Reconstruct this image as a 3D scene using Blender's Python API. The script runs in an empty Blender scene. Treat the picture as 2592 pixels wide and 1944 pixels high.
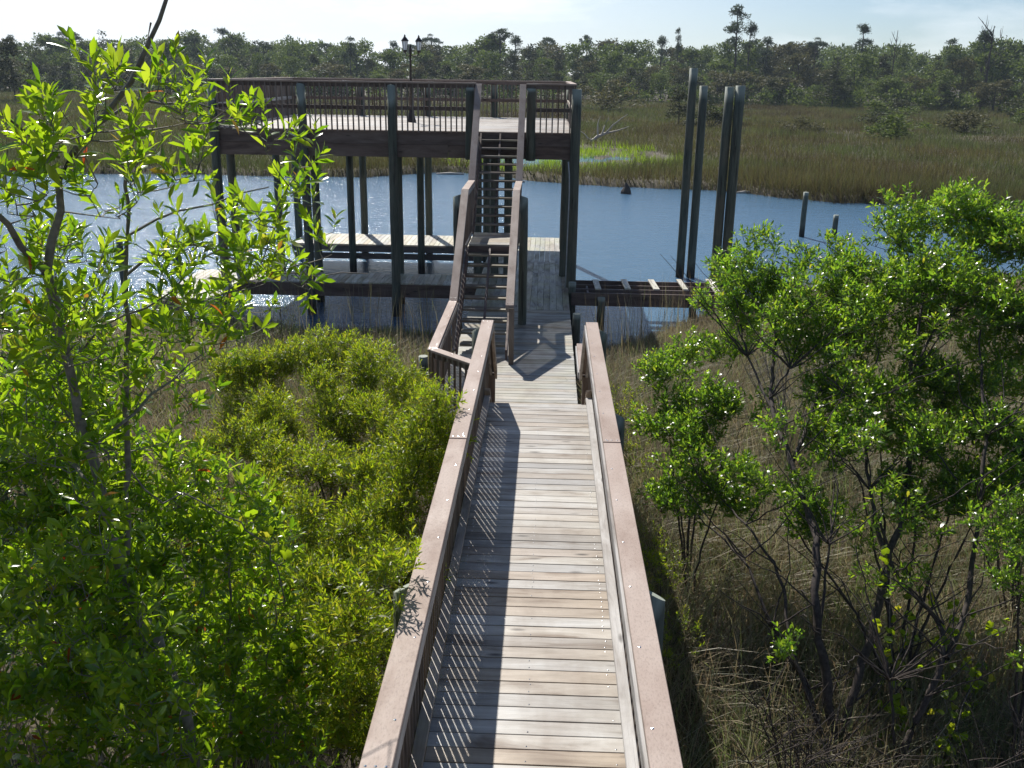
import bpy, math, random
import numpy as np
from mathutils import Vector, Matrix
sc = bpy.context.scene
# ---------------------------------------------------------------- camera, sky, sun
CAM = (0.0, 0.0, 5.65)
P_, YW, RO = 0.31321, 0.03305, 0.01409
cyw, syw = math.cos(YW), math.sin(YW)
fwd = Vector((-syw*math.cos(P_), cyw*math.cos(P_), -math.sin(P_)))
rgt = Vector((cyw, syw, 0)); upv = rgt.cross(fwd)
r2 = rgt*math.cos(RO) + upv*math.sin(RO); u2 = upv*math.cos(RO) - rgt*math.sin(RO)
cd = bpy.data.cameras.new("camera"); cam = bpy.data.objects.new("camera", cd)
sc.collection.objects.link(cam)
M = Matrix((r2, u2, -fwd)).transposed().to_4x4(); M.translation = CAM
cam.matrix_world = M
cd.sensor_width = 36; cd.lens = 36*2435/2592; cd.clip_start = 0.05; cd.clip_end = 6000
sc.camera = cam
SUN = Vector((-0.2493, 0.6522, 0.7158)).normalized()
w = bpy.data.worlds.new("World"); sc.world = w; w.use_nodes = True
nt = w.node_tree; nt.nodes.clear()
sky = nt.nodes.new("ShaderNodeTexSky"); sky.sky_type = 'NISHITA'; sky.sun_disc = False
sky.sun_elevation = math.asin(SUN.z); sky.sun_rotation = math.atan2(SUN.x, SUN.y)
sky.air_density = .8; sky.dust_density = .2; sky.ozone_density = 4.0
bg = nt.nodes.new("ShaderNodeBackground"); bg.inputs[1].default_value = 0.075
out = nt.nodes.new("ShaderNodeOutputWorld")
# thin high cloud, part of the sky itself
tc = nt.nodes.new("ShaderNodeTexCoord"); mp = nt.nodes.new("ShaderNodeMapping"); mp.inputs['Scale'].default_value = (1.6, 1.6, 7)
nz = nt.nodes.new("ShaderNodeTexNoise"); nz.inputs['Scale'].default_value = 2.3; nz.inputs['Detail'].default_value = 9; nz.inputs['Roughness'].default_value = .62
cr = nt.nodes.new("ShaderNodeValToRGB"); cr.color_ramp.elements[0].position = .5; cr.color_ramp.elements[1].position = .78
cr.color_ramp.elements[0].color = (.08, .08, .08, 1); cr.color_ramp.elements[1].color = (.7, .7, .7, 1)
mx = nt.nodes.new("ShaderNodeMixRGB"); mx.inputs[2].default_value = (12.5, 13.2, 13.8, 1)
vd = nt.nodes.new("ShaderNodeVectorMath"); vd.operation = 'DOT_PRODUCT'; vd.inputs[1].default_value = Vector((-.62, .75, .2)).normalized()
gl = nt.nodes.new("ShaderNodeMapRange"); gl.interpolation_type = 'SMOOTHSTEP'; gl.inputs[1].default_value = .5; gl.inputs[2].default_value = 1.0; gl.inputs[4].default_value = .9
ad = nt.nodes.new("ShaderNodeMath"); ad.operation = 'ADD'; ad.use_clamp = True; nt.links.new(tc.outputs['Generated'], vd.inputs[0]); nt.links.new(vd.outputs['Value'], gl.inputs[0]); nt.links.new(gl.outputs[0], ad.inputs[1])
L = nt.links.new
L(tc.outputs['Generated'], mp.inputs[0]); L(mp.outputs[0], nz.inputs['Vector']); L(nz.outputs['Fac'], cr.inputs[0])
L(cr.outputs[0], ad.inputs[0])
sx = nt.nodes.new("ShaderNodeSeparateXYZ"); L(tc.outputs['Generated'], sx.inputs[0]); hm = nt.nodes.new("ShaderNodeMapRange"); hm.interpolation_type = 'SMOOTHSTEP'
hm.inputs[1].default_value = .0; hm.inputs[2].default_value = .38; hm.inputs[3].default_value = 1.0; hm.inputs[4].default_value = .12; L(sx.outputs[2], hm.inputs[0])
ml = nt.nodes.new("ShaderNodeMath"); ml.operation = 'MULTIPLY'; L(ad.outputs[0], ml.inputs[0]); L(hm.outputs[0], ml.inputs[1]); L(ml.outputs[0], mx.inputs[0]); L(sky.outputs[0], mx.inputs[1]); L(mx.outputs[0], bg.inputs[0]); L(bg.outputs[0], out.inputs[0])
sd = bpy.data.lights.new("sun", 'SUN'); sd.energy = 5.0; sd.angle = math.radians(.5); sd.color = (1, .95, .87)
so = bpy.data.objects.new("sun", sd); sc.collection.objects.link(so)
so.rotation_euler = SUN.to_track_quat('Z', 'Y').to_euler(); so.location = (-20, 40, 60)
sc.view_settings.view_transform = 'Standard'; sc.view_settings.look = 'None'
sc.view_settings.exposure = 0.3; sc.view_settings.gamma = 1

# ---------------------------------------------------------------- object helpers
COL = sc.collection
E0 = 5.65
def put(o, parent=None):
    COL.objects.link(o)
    if parent is not None: o.parent = parent
    return o
def tag(o, label=None, cat=None, group=None, kind=None):
    if label: o['label'] = label
    if cat: o['category'] = cat
    if group: o['group'] = group
    if kind: o['kind'] = kind
    return o
def thing(name, label, cat, loc=(0, 0, 0), group=None):
    o = bpy.data.objects.new(name, None); o.empty_display_size = .2; o.location = loc
    COL.objects.link(o); return tag(o, label, cat, group)
def np_mesh(name, V, Fs, mats, rnd=None, midx=None, smooth=False):
    V = np.asarray(V, np.float32); me = bpy.data.meshes.new(name)
    Fs = [np.asarray(f, np.int32) for f in Fs if len(f)]
    loops = np.concatenate([f.ravel() for f in Fs]); tot = np.concatenate([np.full(len(f), f.shape[1], np.int32) for f in Fs])
    st = np.concatenate([[0], np.cumsum(tot)[:-1]]).astype(np.int32)
    me.vertices.add(len(V)); me.vertices.foreach_set('co', V.ravel())
    me.loops.add(len(loops)); me.loops.foreach_set('vertex_index', loops)
    me.polygons.add(len(tot)); me.polygons.foreach_set('loop_start', st); me.polygons.foreach_set('loop_total', tot)
    if midx is not None: me.polygons.foreach_set('material_index', np.asarray(midx, np.int32))
    if smooth: me.polygons.foreach_set('use_smooth', np.ones(len(tot), bool))
    me.update(calc_edges=True)
    if rnd is not None:
        a = me.attributes.new('rnd', 'FLOAT', 'POINT'); a.data.foreach_set('value', np.asarray(rnd, np.float32))
    for m in (mats if isinstance(mats, (list, tuple)) else [mats]): me.materials.append(m)
    return me
class MB:
    """collects simple solids; build() links them as one mesh object"""
    def __init__(s, seed=0): s.v = []; s.f = []; s.r = []; s.mi = []; s.cm = 0; s.rng = random.Random(seed)
    def _add(s, vs, fs, rnd=None):
        b = len(s.v); r = s.rng.random() if rnd is None else rnd
        s.v += [tuple(p) for p in vs]; s.f += [tuple(i+b for i in f) for f in fs]; s.r += [r]*len(vs); s.mi += [s.cm]*len(fs)
    def hexa(s, c, rnd=None):   # 8 corners: bottom 4 ccw, top 4 ccw
        s._add(c, [(3, 2, 1, 0), (4, 5, 6, 7), (0, 1, 5, 4), (1, 2, 6, 5), (2, 3, 7, 6), (3, 0, 4, 7)], rnd)
    def box(s, x0, x1, y0, y1, z0, z1, rnd=None):
        s.hexa([(x0, y0, z0), (x1, y0, z0), (x1, y1, z0), (x0, y1, z0), (x0, y0, z1), (x1, y0, z1), (x1, y1, z1), (x0, y1, z1)], rnd)
    def beam(s, a, b, wd, ht, rnd=None, ref=(0, 0, 1)):  # a,b = centre of TOP face ends
        a, b = Vector(a), Vector(b); d = (b-a).normalized(); sd_ = d.cross(Vector(ref)).normalized()*wd/2
        dn = Vector((0, 0, -ht)) if abs(d.z) < .95 else sd_.cross(d).normalized()*ht
        s.hexa([a-sd_+dn, b-sd_+dn, b+sd_+dn, a+sd_+dn, a-sd_, b-sd_, b+sd_, a+sd_], rnd)
    def tube(s, pts, rad, n=10, cap=True, rnd=None, top_tilt=None):
        pts = [Vector(p) for p in pts]; vs = []; fs = []
        d = (pts[1]-pts[0]).normalized(); u = d.orthogonal().normalized()
        if abs(d.z) > .9: u = Vector((1, 0, 0)); u = (u-d*u.dot(d)).normalized()
        for i, p in enumerate(pts):
            dd = (pts[min(i+1, len(pts)-1)]-pts[max(i-1, 0)]).normalized(); u = (u-dd*u.dot(dd)).normalized(); vv = dd.cross(u)
            for k in range(n):
                t = 2*math.pi*k/n; q = p+(u*math.cos(t)+vv*math.sin(t))*rad[i]
                if top_tilt and i == len(pts)-1: q.z += (u*math.cos(t)+vv*math.sin(t)).dot(Vector(top_tilt))*rad[i]
                vs.append(q)
        for i in range(len(pts)-1):
            for k in range(n): a = i*n+k; b = i*n+(k+1) % n; fs.append((a, b, b+n, a+n))
        if cap: fs.append(tuple(range(n-1, -1, -1))); fs.append(tuple(range(len(vs)-n, len(vs))))
        s._add(vs, fs, rnd)
    def build(s, name, mat, parent=None, bevel=0, smooth=False, base=None):
        off = np.array(parent.location if (parent is not None and base is None) else (base or (0, 0, 0)))
        me = bpy.data.meshes.new(name); me.from_pydata([tuple(np.array(p)-off) for p in s.v], [], s.f)
        a = me.attributes.new('rnd', 'FLOAT', 'POINT'); a.data.foreach_set('value', s.r)
        me.materials.append(mat)
        if any(s.mi): me.materials.append(s.mat2); me.polygons.foreach_set('material_index', s.mi)
        if smooth:
            for p in me.polygons: p.use_smooth = len(p.vertices) == 4
        o = put(bpy.data.objects.new(name, me), parent)
        if base is not None: o.location = base
        if bevel:
            b = o.modifiers.new('bevel', 'BEVEL'); b.width = bevel; b.segments = 1; b.limit_method = 'ANGLE'
        return o

# ---------------------------------------------------------------- materials
def newmat(name):
    m = bpy.data.materials.new(name); m.use_nodes = True; t = m.node_tree
    b = t.nodes['Principled BSDF']; return m, t, b
def N(t, typ, **k):
    n = t.nodes.new(typ)
    for a, v in k.items():
        if a in ('op',): n.operation = v
        elif a == 'bt': n.blend_type = v
        else: n.inputs[a].default_value = v
    return n
def ramp(t, fac, stops, interp='LINEAR'):
    r = t.nodes.new('ShaderNodeValToRGB'); e = r.color_ramp.elements; r.color_ramp.interpolation = interp
    while len(e) < len(stops): e.new(.5)
    for i, (p, c) in enumerate(stops):
        e[i].position = p; e[i].color = (c if len(c) == 4 else (*c, 1)) if not isinstance(c, (int, float)) else (c, c, c, 1)
    t.links.new(fac, r.inputs[0]); return r.outputs[0]
def mix(t, fac, a, b, bt='MIX'):
    n = t.nodes.new('ShaderNodeMixRGB'); n.blend_type = bt
    for i, v in ((0, fac), (1, a), (2, b)):
        if isinstance(v, (int, float)): n.inputs[i].default_value = v
        elif isinstance(v, tuple): n.inputs[i].default_value = (*v, 1) if len(v) == 3 else v
        else: t.links.new(v, n.inputs[i])
    return n.outputs[0]
def attr(t, n='rnd'):
    a = t.nodes.new('ShaderNodeAttribute'); a.attribute_name = n; return a.outputs['Fac']
def coords(t, scale, off=None, kind='Object'):
    c = t.nodes.new('ShaderNodeTexCoord') if kind == 'Object' else t.nodes.new('ShaderNodeNewGeometry')
    src = c.outputs['Object'] if kind == 'Object' else c.outputs['Position']
    m = t.nodes.new('ShaderNodeMapping'); m.inputs['Scale'].default_value = scale; t.links.new(src, m.inputs[0])
    if off is not None:
        v = t.nodes.new('ShaderNodeVectorMath'); v.operation = 'MULTIPLY_ADD'
        cmb = t.nodes.new('ShaderNodeCombineXYZ')
        for i in range(3): t.links.new(off, cmb.inputs[i])
        t.links.new(cmb.outputs[0], v.inputs[0]); v.inputs[1].default_value = (37.1, 53.7, 19.3); t.links.new(m.outputs[0], v.inputs[2])
        return v.outputs[0]
    return m.outputs[0]
def noise(t, vec, sc_=1, det=4, rough=.55, dist=0):
    n = N(t, 'ShaderNodeTexNoise', Scale=sc_, Detail=det, Roughness=rough, Distortion=dist); t.links.new(vec, n.inputs['Vector']); return n.outputs['Fac']
def bump(t, b, h, st=.3, d=.01):
    n = N(t, 'ShaderNodeBump', Strength=st, Distance=d); t.links.new(h, n.inputs['Height']); t.links.new(n.outputs[0], b.inputs['Normal'])

def wood(name, axis, c_dark, c_mid, c_light, rough=.6, moss=0, knots=True, spec=.5):
    m, t, b = newmat(name); r = attr(t)
    s1 = [5.5, 5.5, 5.5]; s1['xyz'.index(axis)] = 1.1
    s2 = [75, 75, 75]; s2['xyz'.index(axis)] = 1.8
    if 'cap' in name: s2 = [95, 95, 95]; s2['xyz'.index(axis)] = 40; s1 = [3, 3, 3]; s1['xyz'.index(axis)] = 1.2
    v1 = coords(t, s1, r); v2 = coords(t, s2, r)
    n1 = noise(t, v1, 1.2, 5, .6, .6); n2 = noise(t, v2, 1, 3, .7)
    base = ramp(t, n1, [(.30, c_dark), (.45, c_mid), (.70, c_light)])
    tone = ramp(t, r, [(0, (.60, .57, .55)), (.2, (1.14, 1.12, 1.08)), (.36, (.84, .68, .55)), (.5, (1.0, 1.03, 1.06)), (.64, (.92, .78, .64)), (.8, (.72, .72, .74)), (1, (1.2, 1.2, 1.2))] if 'cap' not in name else [(0, (.9, .9, .9)), (1, (1.08, 1.08, 1.08))])
    col = mix(t, 1, base, tone, 'MULTIPLY')
    streak = ramp(t, n2, [(.3, .62), (.5, 1.0), (.75, 1.08)]); col = mix(t, .6, col, streak, 'MULTIPLY')
    if knots:
        s3 = [11, 11, 11]; s3['xyz'.index(axis)] = 3.2
        vo = N(t, 'ShaderNodeTexVoronoi', Scale=.62); t.links.new(coords(t, s3, r), vo.inputs['Vector'])
        k = ramp(t, vo.outputs['Distance'], [(.03, 1), (.10, .55), (.16, 0)])
        col = mix(t, k, col, tuple(x*.28 for x in c_dark))
    if 'boards' in name: nd_ = noise(t, coords(t, (1.1, .5, 1)), 1, 5, .65); col = mix(t, 1, col, ramp(t, nd_, [(.32, (.66, .60, .55)), (.5, (1, .99, .97)), (.68, (1.08, 1.09, 1.1))]), 'MULTIPLY')
    if moss:
        n3 = noise(t, coords(t, (1.3, 1.3, 1.3)), 1, 4, .6); mk = ramp(t, n3, [(.42, 0), (.62, moss)])
        col = mix(t, mk, col, (.40, .41, .20), 'MIX')
    t.links.new(col, b.inputs['Base Color']); b.inputs['Roughness'].default_value = rough
    t.links.new(ramp(t, n1, [(.3, rough+.12), (.7, rough-.12)]), b.inputs['Roughness'])
    b.inputs['Specular IOR Level'].default_value = spec
    bump(t, b, mix(t, .5, n2, n1), .35, .006); return m
M_DX = wood('weathered_boards_across', 'x', (.20, .16, .13), (.37, .35, .325), (.56, .555, .54), .46)
M_SX = wood('stair_boards', 'x', (.10, .085, .075), (.20, .175, .16), (.33, .31, .29), .5, .2)
M_PX = wood('pier_boards_across', 'x', (.17, .15, .13), (.34, .33, .31), (.52, .52, .50), .5, .18)
M_PY = wood('pier_boards_along', 'y', (.18, .17, .15), (.36, .36, .34), (.56, .57, .54), .5, .45)
M_FY = wood('finger_dock_boards', 'y', (.26, .25, .22), (.48, .48, .44), (.70, .70, .66), .5, .35)
M_SCREWX = None
M_CX = wood('brown_cap_x', 'x', (.27, .20, .165), (.34, .265, .225), (.41, .335, .29), .62, 0, False, .3)
M_CY = wood('brown_cap_y', 'y', (.29, .215, .18), (.36, .28, .24), (.43, .35, .305), .62, 0, False, .3)
M_TX = wood('brown_trim_x', 'x', (.075, .05, .045), (.13, .092, .082), (.2, .155, .14), .6)
M_TY = wood('grey_trim_y', 'y', (.17, .145, .13), (.32, .30, .285), (.52, .51, .50), .5)
M_TZ = wood('brown_baluster', 'z', (.09, .068, .06), (.16, .125, .102), (.26, .225, .205), .6, 0, False)
def pile_mat():
    m, t, b = newmat('green_treated_pile'); r = attr(t)
    n1 = noise(t, coords(t, (14, 14, 1.1), r), 1, 5, .65); n2 = noise(t, coords(t, (60, 60, 4), r), 1, 3, .6)
    col = ramp(t, n1, [(.25, (.035, .045, .036)), (.5, (.085, .10, .078)), (.75, (.15, .155, .12))])
    col = mix(t, .6, col, ramp(t, n2, [(.3, .5), (.6, 1.05)]), 'MULTIPLY')
    n4 = noise(t, coords(t, (34, 34, .9), r), 1, 2, .5, .4); col = mix(t, ramp(t, n4, [(.60, 0), (.64, .85)]), col, (.012, .012, .010))
    n5 = noise(t, coords(t, (3, 3, 1.2), r), 1, 4, .6); col = mix(t, ramp(t, n5, [(.5, 0), (.68, .6)]), col, (.14, .12, .085))
    g = t.nodes.new('ShaderNodeNewGeometry'); s = t.nodes.new('ShaderNodeSeparateXYZ'); t.links.new(g.outputs['Position'], s.inputs[0])
    a = N(t, 'ShaderNodeMath', op='ADD'); t.links.new(s.outputs[2], a.inputs[0]); t.links.new(ramp(t, n1, [(0, 0), (1, .3)]), a.inputs[1])
    wet = ramp(t, a.outputs[0], [(.35, 1), (.6, 0)]); col = mix(t, wet, col, (.012, .012, .010))
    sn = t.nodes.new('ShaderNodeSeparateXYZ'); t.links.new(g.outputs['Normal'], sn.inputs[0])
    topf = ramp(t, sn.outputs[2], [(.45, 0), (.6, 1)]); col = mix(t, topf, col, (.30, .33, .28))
    t.links.new(col, b.inputs['Base Color']); b.inputs['Roughness'].default_value = .7; bump(t, b, n2, .5, .012); return m
M_PILE = pile_mat()
def plain(name, c, rough=.6, metal=0, var=.25, scale=8):
    m, t, b = newmat(name); n = noise(t, coords(t, (scale,)*3), 1, 4)
    t.links.new(ramp(t, n, [(.3, tuple(x*(1-var) for x in c)), (.7, tuple(min(1, x*(1+var)) for x in c))]), b.inputs['Base Color'])
    b.inputs['Roughness'].default_value = rough; b.inputs['Metallic'].default_value = metal; return m
M_SCREW = plain('galvanised_screw', (.75, .76, .78), .18, 1, .05)
M_IRON = plain('dark_bronze_paint', (.035, .025, .022), .4, .2)
M_CONDUIT = plain('grey_plastic_conduit', (.42, .44, .46), .4)
M_BARKD = plain('dark_bark', (.055, .043, .038), .85, 0, .5, 30)
M_BARKG = plain('grey_bark', (.17, .155, .135), .8, 0, .4, 25)
M_BLEACH = plain('bleached_deadwood', (.42, .38, .34), .7, 0, .25, 5)
def glass_mat():
    m, t, b = newmat('frosted_lantern_glass'); b.inputs['Base Color'].default_value = (.75, .78, .8, 1)
    b.inputs['Roughness'].default_value = .35; b.inputs['Transmission Weight'].default_value = .6; return m
M_GLASS = glass_mat()
def leafmat(name, stops, trans, tf=.5, rough=.32, spec=.5):
    m, t, b = newmat(name); r = attr(t)
    col = ramp(t, r, stops); t.links.new(col, b.inputs['Base Color']); b.inputs['Roughness'].default_value = rough
    b.inputs['Specular IOR Level'].default_value = spec
    tr = t.nodes.new('ShaderNodeBsdfTranslucent'); tcx = ramp(t, r, trans); t.links.new(tcx, tr.inputs[0])
    ms = N(t, 'ShaderNodeMixShader', Fac=tf); o = t.nodes['Material Output']
    t.links.new(b.outputs[0], ms.inputs[1]); t.links.new(tr.outputs[0], ms.inputs[2]); t.links.new(ms.outputs[0], o.inputs[0]); return m
M_LA = leafmat('glossy_bay_leaf', [(0, (.035, .075, .012)), (.55, (.06, .12, .015)), (.985, (.09, .15, .02)), (.992, (.22, .13, .02)), (1, (.28, .05, .02))],
               [(0, (.20, .40, .012)), (.6, (.42, .62, .015)), (.985, (.52, .66, .03)), (.992, (.65, .42, .04)), (1, (.5, .07, .02))], .6, .2, .8)
M_LB = leafmat('narrow_groundsel_leaf', [(0, (.06, .10, .010)), (.6, (.11, .155, .012)), (.95, (.16, .18, .018)), (1, (.28, .16, .03))],
               [(0, (.28, .44, .012)), (.6, (.48, .62, .015)), (1, (.6, .56, .04))], .58, .38)
M_LR = leafmat('wax_myrtle_leaf', [(0, (.04, .08, .016)), (.6, (.075, .13, .025)), (1, (.13, .19, .035))],
               [(0, (.18, .40, .025)), (.6, (.34, .56, .03)), (.95, (.48, .66, .04)), (1, (.6, .56, .04))], .55, .27, .6)
M_LC = leafmat('dark_shrub_leaf', [(0, (.018, .04, .014)), (.7, (.04, .075, .02)), (1, (.07, .11, .03))],
               [(0, (.06, .16, .02)), (1, (.16, .28, .03))], .35, .3, .6)
M_LV = leafmat('grape_leaf', [(0, (.06, .12, .015)), (1, (.10, .16, .02))], [(0, (.32, .5, .012)), (.8, (.46, .6, .015)), (1, (.6, .55, .04))], .65, .5)
M_GD = leafmat('dead_marsh_grass', [(0, (.12, .085, .055)), (.35, (.27, .21, .13)), (.7, (.43, .37, .25)), (.86, (.16, .18, .07)), (1, (.5, .46, .36))],
               [(0, (.16, .11, .06)), (.6, (.42, .34, .19)), (.88, (.24, .32, .08)), (1, (.5, .44, .3))], .4, .5)
M_GG = leafmat('green_cordgrass', [(0, (.05, .10, .012)), (1, (.12, .18, .02))], [(0, (.20, .38, .015)), (1, (.42, .55, .03))], .55, .5)
M_GG2 = leafmat('grey_green_sedge', [(0, (.06, .085, .03)), (1, (.15, .17, .08))], [(0, (.14, .2, .05)), (1, (.30, .36, .12))], .45, .5)
def marshmat():
    m = leafmat('tan_marsh_grass', [(0, (.042, .037, .02)), (.35, (.09, .08, .038)), (.7, (.15, .125, .06)), (1, (.075, .10, .03))],
                [(0, (.07, .065, .03)), (.5, (.19, .17, .07)), (1, (.16, .21, .055))], .4, .6, .2)
    t = m.node_tree; b = t.nodes['Principled BSDF']; tr = [n for n in t.nodes if n.type == 'BSDF_TRANSLUCENT'][0]
    v = coords(t, (1, 1, 1), None, 'g'); n1 = noise(t, v, .045, 5, .6, .5); n2 = noise(t, v, .25, 4, .6)
    pt = ramp(t, n1, [(.34, (.62, .52, .58)), (.46, (1.0, .93, .85)), (.56, (.80, 1.0, .8)), (.68, (1.05, .90, .80))]); pt2 = ramp(t, n2, [(.3, .7), (.7, 1.2)])
    for sock in (b.inputs['Base Color'], tr.inputs[0]):
        src = sock.links[0].from_socket; t.links.new(mix(t, 1, mix(t, 1, src, pt, 'MULTIPLY'), pt2, 'MULTIPLY'), sock)
    return m
M_GM = marshmat()
def farleaf(name, a, b_, c_):
    return leafmat(name, [(0, a), (.6, b_), (1, c_)], [(0, tuple(x*1.6 for x in a)), (1, tuple(min(1, x*2.2) for x in c_))], .3, .6, .2)
M_FC = farleaf('cedar_foliage', (.016, .022, .009), (.032, .040, .014), (.055, .060, .020))
M_FD = farleaf('broadleaf_foliage', (.035, .06, .012), (.08, .12, .022), (.13, .17, .032))
M_FP = farleaf('pine_foliage', (.018, .032, .018), (.034, .055, .026), (.055, .078, .034))
M_FB = farleaf('olive_brown_foliage', (.040, .040, .018), (.075, .075, .028), (.11, .105, .038))
def ground_mat():
    m, t, b = newmat('marsh_mud'); v = coords(t, (1, 1, 1), None, 'g')
    n1 = noise(t, v, .35, 6, .6); n2 = noise(t, v, 6, 5, .7)
    c = ramp(t, n1, [(.3, (.045, .034, .024)), (.5, (.09, .072, .042)), (.7, (.12, .10, .055))])
    c = mix(t, .7, c, ramp(t, n2, [(.3, .45), (.7, 1.15)]), 'MULTIPLY')
    t.links.new(c, b.inputs['Base Color']); b.inputs['Roughness'].default_value = .85; bump(t, b, n2, .6, .05); return m
M_GROUND = ground_mat()
def water_mat():
    m, t, b = newmat('river_water')
    b.inputs['Base Color'].default_value = (.085, .175, .28, 1); b.inputs['Roughness'].default_value = .14; b.inputs['IOR'].default_value = 1.33
    b.inputs['Specular IOR Level'].default_value = .62
    v = coords(t, (1.0, 2.1, 1), None, 'g'); rot = t.nodes.new('ShaderNodeVectorRotate'); rot.inputs['Angle'].default_value = -.2; rot.rotation_type = 'Z_AXIS'; t.links.new(v, rot.inputs[0])
    a = noise(t, rot.outputs[0], 1.5, 5, .62, .3); c = noise(t, rot.outputs[0], 6.5, 4, .6, .2); d = noise(t, rot.outputs[0], .28, 3, .5)
    h = mix(t, .35, a, c); h = mix(t, .35, h, d)
    n = N(t, 'ShaderNodeBump', Strength=.9, Distance=.11); t.links.new(h, n.inputs['Height']); t.links.new(n.outputs[0], b.inputs['Normal']); return m
M_WATER = water_mat()

# ---------------------------------------------------------------- terrain and water
NS = np.array([(-400, 10), (-60, 17), (-13, 22), (-8, 21.5), (-6.1, 21.2), (-4.7, 20.3), (-3.3, 20.7), (-2.1, 20.2), (-1, 19.2), (.6, 19.2), (1.3, 19.7), (2.2, 20.6), (3.8, 22.6), (6, 25), (9, 28), (13, 28.5), (25, 26), (60, 18), (400, -10)])
FS = np.array([(-400, 60), (-60, 53), (-30, 53.3), (-18, 54), (-10, 54), (-6.6, 57.4), (-4, 57), (-1.3, 54), (1.7, 52.5), (4, 51.6), (7, 50.9), (10, 50.2), (11.6, 47.8), (14.5, 46.2), (17, 46.5), (19.5, 45.2), (21.3, 44), (40, 39), (80, 33), (400, 0)])
def vnoise(x, y, f, seed=0):
    s = 0
    rg = np.random.RandomState(seed)
    for k in range(6):
        a = rg.uniform(0, 6.28); ff = f*(1+.35*k); s = s+np.sin((x*np.cos(a)+y*np.sin(a))*ff+rg.uniform(0, 6.28))*np.cos((y*np.cos(a*1.7)-x*np.sin(a*1.7))*ff*.8+rg.uniform(0, 6.28))
    return s/3
def height(x, y):
    yn = np.interp(x, NS[:, 0], NS[:, 1])+.35*vnoise(x, x*0, 1.1, 3); yf = np.interp(x, FS[:, 0], FS[:, 1])+.4*vnoise(x, x*0, .9, 4)
    dn = yn-y; df = y-yf
    a = np.where(dn > 0, np.minimum(dn*.5, .2), np.maximum(dn*.35, -1.3)); bb = np.where(df > 0, np.minimum(df*.9, .32), np.maximum(df*.6, -1.3))
    h = np.maximum(a, bb)+.05*vnoise(x, y, .8, 5)*(np.maximum(a, bb) > .1)
    pond = ((x-0.5)/7.5)**2+((y-67)/9.5)**2
    h = np.where((pond < 1) & (df > 0), -.03+.10*vnoise(x, y, .8, 8)+.1*(pond), h)
    h = h+np.clip((y-170)/120, 0, 1)*1.0
    return h
gx = np.unique(np.concatenate([np.linspace(-1500, -120, 24), np.linspace(-120, -14, 60), np.linspace(-14, 26, 110), np.linspace(26, 120, 60), np.linspace(120, 1500, 24)]))
gy = np.unique(np.concatenate([np.linspace(-300, -10, 10), np.linspace(-10, 15, 40), np.linspace(15, 32, 60), np.linspace(32, 80, 110), np.linspace(80, 260, 60), np.linspace(260, 2800, 24)]))
X, Y = np.meshgrid(gx, gy); Z = height(X, Y); nx, ny = len(gx), len(gy)
idx = np.arange(nx*ny).reshape(ny, nx)
F = np.stack([idx[:-1, :-1], idx[:-1, 1:], idx[1:, 1:], idx[1:, :-1]], -1).reshape(-1, 4)
o = put(bpy.data.objects.new('ground', np_mesh('ground', np.stack([X, Y, Z], -1).reshape(-1, 3), [F], M_GROUND, smooth=True))); tag(o, kind='structure')
o = put(bpy.data.objects.new('water', np_mesh('water', [(-1500, -100, 0), (1500, -100, 0), (1500, 120, 0), (-1500, 120, 0)], [np.array([[0, 1, 2, 3]])], M_WATER))); tag(o, kind='structure')

# ---------------------------------------------------------------- timber structures
def zz(z): return z+E0
def boards(mb, x0, x1, y0, y1, z, pitch=.14, axis='x', thick=.036, gap=.007, jit=.004, split=None):
    """boards whose length runs along axis, laid side by side"""
    rg = mb.rng; a, b = (y0, y1) if axis == 'x' else (x0, x1); n = max(1, round((b-a)/pitch)); p = (b-a)/n
    for i in range(n):
        s0 = a+i*p+gap/2; s1 = a+(i+1)*p-gap/2; dz = rg.uniform(-.0015, .0015); e0 = rg.uniform(-jit, jit); e1 = rg.uniform(-jit, jit)
        if axis == 'x': mb.box(x0+e0, x1+e1, s0, s1, z-thick+dz, z+dz)
        elif split: 
            c = y0+(y1-y0)*rg.choice(split)
            mb.box(s0, s1, y0+e0, c-.003, z-thick+dz, z+dz); mb.box(s0, s1, c+.003, y1+e1, z-thick-dz, z-dz)
        else: mb.box(s0, s1, y0+e0, y1+e1, z-thick+dz, z+dz)
def screws(mb, pts, z, r=.0055):
    for x, y in pts:
        vs = [(x+math.cos(a*math.pi/4)*r*(1 if k == 0 else .55), y+math.sin(a*math.pi/4)*r*(1 if k == 0 else .55), z+.0005+.0018*k) for k in (0, 1) for a in range(8)]
        mb._add(vs, [(a, (a+1) % 8, 8+(a+1) % 8, 8+a) for a in range(8)]+[tuple(range(8, 16))])
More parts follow.
